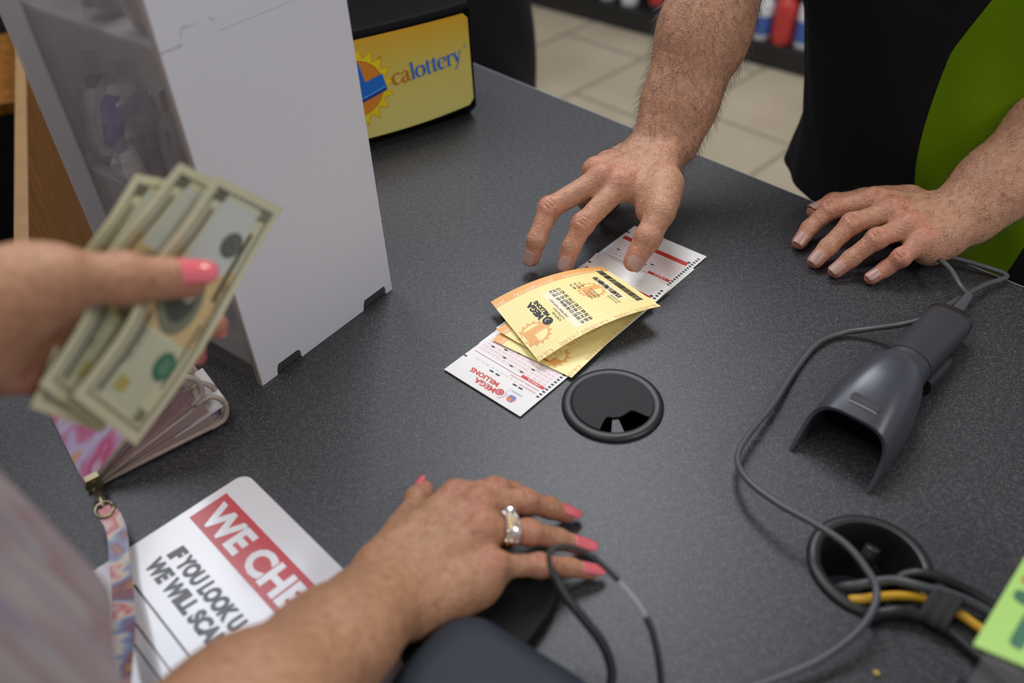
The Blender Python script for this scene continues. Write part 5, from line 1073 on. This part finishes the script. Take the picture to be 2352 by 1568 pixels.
def trousers(name, parent, fn, m, top=-.045):
    mb = MB(); n = 40
    rows = [[fn(.175 * math.cos(q) * k, .115 * math.sin(q) * k + .03, z) for q in np.linspace(0, 2 * PI, n, endpoint=False)] for z, k in ((top, .96), (-.16, 1.0), (-.22, 1.0))]
    mb.loft(rows, m)
    for sg_ in (-1, 1):
        rows = []
        for z in np.linspace(-.15, FLOOR + .035, 26):
            t = (z + .15) / (FLOOR + .185); w_ = np.interp(t, [0, .5, 1], [.092, .072, .062]) * (1 + .05 * math.sin(z * 30 + sg_)); rows.append([fn(sg_ * (.085 + .015 * t) + w_ * math.cos(q) * (1 + .03 * math.sin(3 * q + z * 20)), .03 + w_ * 1.05 * math.sin(q), z) for q in np.linspace(0, 2 * PI, 28, endpoint=False)])
        mb.loft(rows, m)
    mb.build(name, parent, smooth=True)
    for sg_ in (-1, 1):
        mb = MB(); rows = []
        for t, w_, h_ in ((-.075, .025, .04), (-.06, .036, .06), (0, .040, .08), (.05, .046, .06), (.12, .048, .045), (.17, .038, .035), (.19, .02, .025)):
            rows.append([fn(sg_ * .10 + w_ * math.cos(q), .03 - t, FLOOR + .001 + h_ * (.5 + .5 * math.sin(q))) for q in np.linspace(0, 2 * PI, 20, endpoint=False)])
        mb.loft(rows, M_shoe); mb.build('shoe', parent, smooth=True)
trousers('trousers', clerk, bp, M_trou)

# --- someone in black behind the display
other = thing('person', 'person in black clothes standing behind the lottery display, only a black trouser leg in view', 'person')
OC = np.array([-0.135, 1.62, 0.0]) ; ou = unit([.85, -.53, 0]); ov = np.array([-ou[1], ou[0], 0])
def op(a, b, z): return OC + ou * a + ov * b + ZU * z
B = Body(.009)
B.cone(op(0, .02, -.02), op(0, .02, .40), .105, .11, .05, ov, .75); B.cone(op(-.18, 0, .42), op(.18, 0, .42), .05, .05, .04); B.cone(op(0, 0, .42), op(0, 0, .54), .052, .05, .03); B.ball(op(0, -.02, .66), .08, .02)
for sg_ in (-1, 1): B.cone(op(sg_ * .18, 0, .42), op(sg_ * .17, .06, .14), .045, .038, .03); B.cone(op(sg_ * .17, .06, .14), op(sg_ * .05, .18, -.02), .036, .028, .02); B.ball(op(sg_ * .03, .19, -.05), .036, .02, ov, .6); B.cone(op(sg_ * .09, .03, -.06), op(sg_ * .10, .03, FLOOR + .09), .07, .034, .04)
body_object('body', [B.mesh(TONE_M)], M_skinM, other)
trousers('trousers', other, op, M_trou)
mb = MB(); rings = []
for z in np.linspace(-.25, .44, 50):
    hw = np.interp(z, [-.25, -.1, .1, .3, .44], [.215, .205, .19, .20, .17]); rings.append([op(hw * (1 + .02 * math.sin(q * 6 + z * 25)) * math.sin(q), -.13 * (1 + .02 * math.sin(q * 9 + z * 18)) * math.cos(q) + .02, z) for q in np.linspace(0, 2 * PI, 80, endpoint=False)])
mb.loft(rings, M_trou); mb.build('shirt', other, smooth=True)

# --- the customer
cust = thing('person', 'customer in a pale streaked blouse holding banknotes, a jewelled ring on the other hand', 'person')
KWR = P(876, 1370, .040); KER = np.array([-.172, .088, .150])
khand = dict(wrist=KWR, elbow=KER, up=unit([-.15, .05, 1]), arm_up=unit([-.35, .25, .9]), s=.93, fr=.94, wr=.0280, wt=.74, fa=.033, el=.039, red=RED_F,
    fingers=dict(index=[P(1050, 1142, .043), P(1138, 1124, .034), P(1180, 1130, .0205), P(1206, 1140, .0095)],
                 middle=[P(1104, 1158, .046), P(1203, 1150, .0335), P(1262, 1166, .0185), P(1300, 1180, .0090)],
                 ring=[P(1108, 1215, .046), P(1214, 1222, .0340), P(1280, 1237, .0185), P(1336, 1254, .0085)],
                 pinky=[P(1132, 1300, .038), P(1240, 1298, .0280), P(1305, 1302, .0150), P(1356, 1312, .0080)]),
    thumb=[P(925, 1262, .030), P(945, 1195, .024), P(962, 1150, .018), P(972, 1128, .0150)], thumb_up=unit([-.75, -.35, .6]))
B = Body(0.0012); nails_k = hand(B, khand)
kr = B.mesh(TONE_F)
LWR = PD(-150, 748, .455); LER = np.array([-.47, .27, .165])
view = ray(200, 720)
zt = lambda px, py, off: (lambda d: CAM + d * (((BTL - CAM) @ bN) / (d @ bN)) + bN * off)(ray(px, py))
jhand = dict(wrist=LWR, elbow=LER, up=unit(-bN), arm_up=unit(-bN), s=1.02, fr=1.06, wr=.0265, wt=.74, fa=.032, el=.038, red=RED_F,
    fingers=dict(index=[zt(170, 775, -.030), zt(345, 768, -.028), zt(460, 762, -.020), zt(528, 756, -.011)],
                 middle=[zt(140, 828, -.034), zt(300, 842, -.030), zt(410, 830, -.022), zt(478, 818, -.012)],
                 ring=[zt(95, 868, -.036), zt(240, 885, -.034), zt(345, 890, -.026), zt(412, 882, -.016)],
                 pinky=[zt(40, 880, -.036), zt(140, 905, -.036), zt(215, 915, -.028), zt(270, 915, -.018)]),
    thumb=[PD(-20, 700, .430), PD(140, 640, .425), PD(285, 640, .434), zt(392, 628, .0105)], thumb_up=unit(unit(CAM - zt(400, 620, 0)) * .75 + np.array([-.1, .35, .5])))
B = Body(0.0012); nails_j = hand(B, jhand)
B.cone(PD(-110, 700, .44), PD(60, 655, .432), .0175, .0165, .014); B.cone(PD(-60, 790, .462), PD(60, 785, .468), .018, .015, .018)
jl = B.mesh(TONE_F)
KC = np.array([-.360, .060, 0.0])
def kp(a, b, z): return KC + TU * a + TV * (b + .095 * min(1, max(0, (z + .01) / .17))) + ZU * z
B = Body(.007); KSR, KSL = kp(.16, .0, .36), kp(-.16, .0, .36)
B.cone(kp(0, 0, -.1), kp(0, 0, .12), .09, .085, .05, TV, .8); B.cone(kp(0, 0, .12), kp(0, 0, .33), .09, .085, .05, TV, .8); B.cone(KSR, KSL, .043, .043, .04); B.cone(kp(0, 0, .36), kp(0, .01, .46), .042, .04, .03)
B.cone(KSR, KER, .040, .0375, .02); B.cone(KSL, LER, .040, .0375, .02)
for sg_ in (-1, 1): B.cone(kp(sg_ * .08, -.02, -.12), kp(sg_ * .085, -.02, -.50), .072, .048, .04); B.cone(kp(sg_ * .085, -.02, -.50), kp(sg_ * .085, -.03, FLOOR + .09), .048, .030, .03)
kb = B.mesh(TONE_F)
body_object('body', [kr, jl, kb], M_skinF, cust)
for nm, T, D, N, r in nails_k + nails_j: nail_mesh(T, D, N, r, M_polish, 'fingernail', cust, length=.0115, ext=.0050, wide=.95, th=.0009)
M_blouse = blotch('streaked_pale_blouse', [(0.34, (0.23, 0.18, 0.21)), (0.44, (0.33, 0.30, 0.31)), (0.52, (0.28, 0.185, 0.20)), (0.60, (0.36, 0.325, 0.315)), (0.70, (0.25, 0.21, 0.27))], 16, .8, (3.4, 3.4, .35))
mb = MB(); rings = []
for z in np.linspace(-.22, .37, 60):
    hw = np.interp(z, [-.22, 0, .15, .30, .37], [.20, .185, .175, .175, .12]); hd = np.interp(z, [-.22, 0, .15, .30, .37], [.13, .135, .14, .12, .07])
    rings.append([kp(hw * (1 + .02 * math.sin(q * 9 + z * 8)) * math.sin(q), hd * (1 + .03 * math.sin(q * 13 + z * 7)) * math.cos(q), z) for q in np.linspace(0, 2 * PI, 110, endpoint=False)])
mb.loft(rings, M_blouse, cap=False)
for sh_, el_ in ((KSR, KER), (KSL, LER)):
    ax = unit(el_ - sh_); a1 = orth(ZU, ax); a2 = np.cross(ax, a1); rr = [[sh_ + ax * t + a1 * r_ * math.cos(q) + a2 * r_ * math.sin(q) for q in np.linspace(0, 2 * PI, 32, endpoint=False)] for t, r_ in ((-.03, .05), (0, .058), (.05, .060), (.10, .058), (.101, .055), (.05, .055))]
    mb.loft(rr, M_blouse, cap=False)
mb.build('blouse', cust, smooth=True)
trousers('trousers', cust, lambda a, b, z: kp(a * .92, -(b - .02) * .9, z), mat('navy_trouser_fabric', (.02, .025, .05), .85), -.12)
# jewelled ring on the ring finger of the hand lying on the counter
rg = khand['fingers']['ring']; rc_ = rg[0] * .52 + rg[1] * .48; ra = unit(rg[1] - rg[0]); rn = orth(ZU, ra); rs = np.cross(ra, rn)
M_gold = mat('yellow_gold', (0.85, 0.58, 0.20), .18, metal=1.0); M_dia = mat('pale_sparkling_stone', (0.85, 0.85, 0.88), .05, metal=.6, spec=1.0)
rngo = []
mb = MB(); mb.tube([rc_ + (rn * math.cos(q) + rs * math.sin(q)) * .0098 for q in np.linspace(0, 2 * PI, 40)], .0016, M_gold, 8); mb.tube([rc_ + ra * .003 + (rn * math.cos(q) + rs * math.sin(q)) * .0097 for q in np.linspace(0, 2 * PI, 40)], .0014, M_gold, 8); ringp = mb.build('finger_ring', cust, smooth=True); ringp['label'] = 'gold ring set with pale stones'
mb = MB(); rng = random.Random(5)
def gem(c, n, r):
    a1 = orth(ra, n); a2 = np.cross(n, a1); k = 8; vs = [c + n * r * .55 + (a1 * math.cos(2 * PI * i / k) + a2 * math.sin(2 * PI * i / k)) * r * .55 for i in range(k)] + [c + (a1 * math.cos(2 * PI * (i + .5) / k) + a2 * math.sin(2 * PI * (i + .5) / k)) * r for i in range(k)] + [c - n * r * .7]
    mb.add(vs, [list(range(k))] + [[i, k + i, (i + 1) % k] for i in range(k)] + [[(i + 1) % k, k + i, k + (i + 1) % k] for i in range(k)] + [[k + i, 2 * k, k + (i + 1) % k] for i in range(k)], M_dia)
for q in np.linspace(-1.0, 1.25, 10):
    n_ = rn * math.cos(q) + rs * math.sin(q)
    for d_ in (-.0022, .0012, .0046): gem(rc_ + n_ * .0112 + ra * d_, n_, .0012)
n_ = rn * math.cos(.75) + rs * math.sin(.75); gem(rc_ + n_ * .0128 + ra * .002, n_, .0036)
n_ = rn * math.cos(-.75) + rs * math.sin(-.75); gem(rc_ + n_ * .0128 + ra * .002, n_, .0036)
mb.build('ring_stones', ringp)
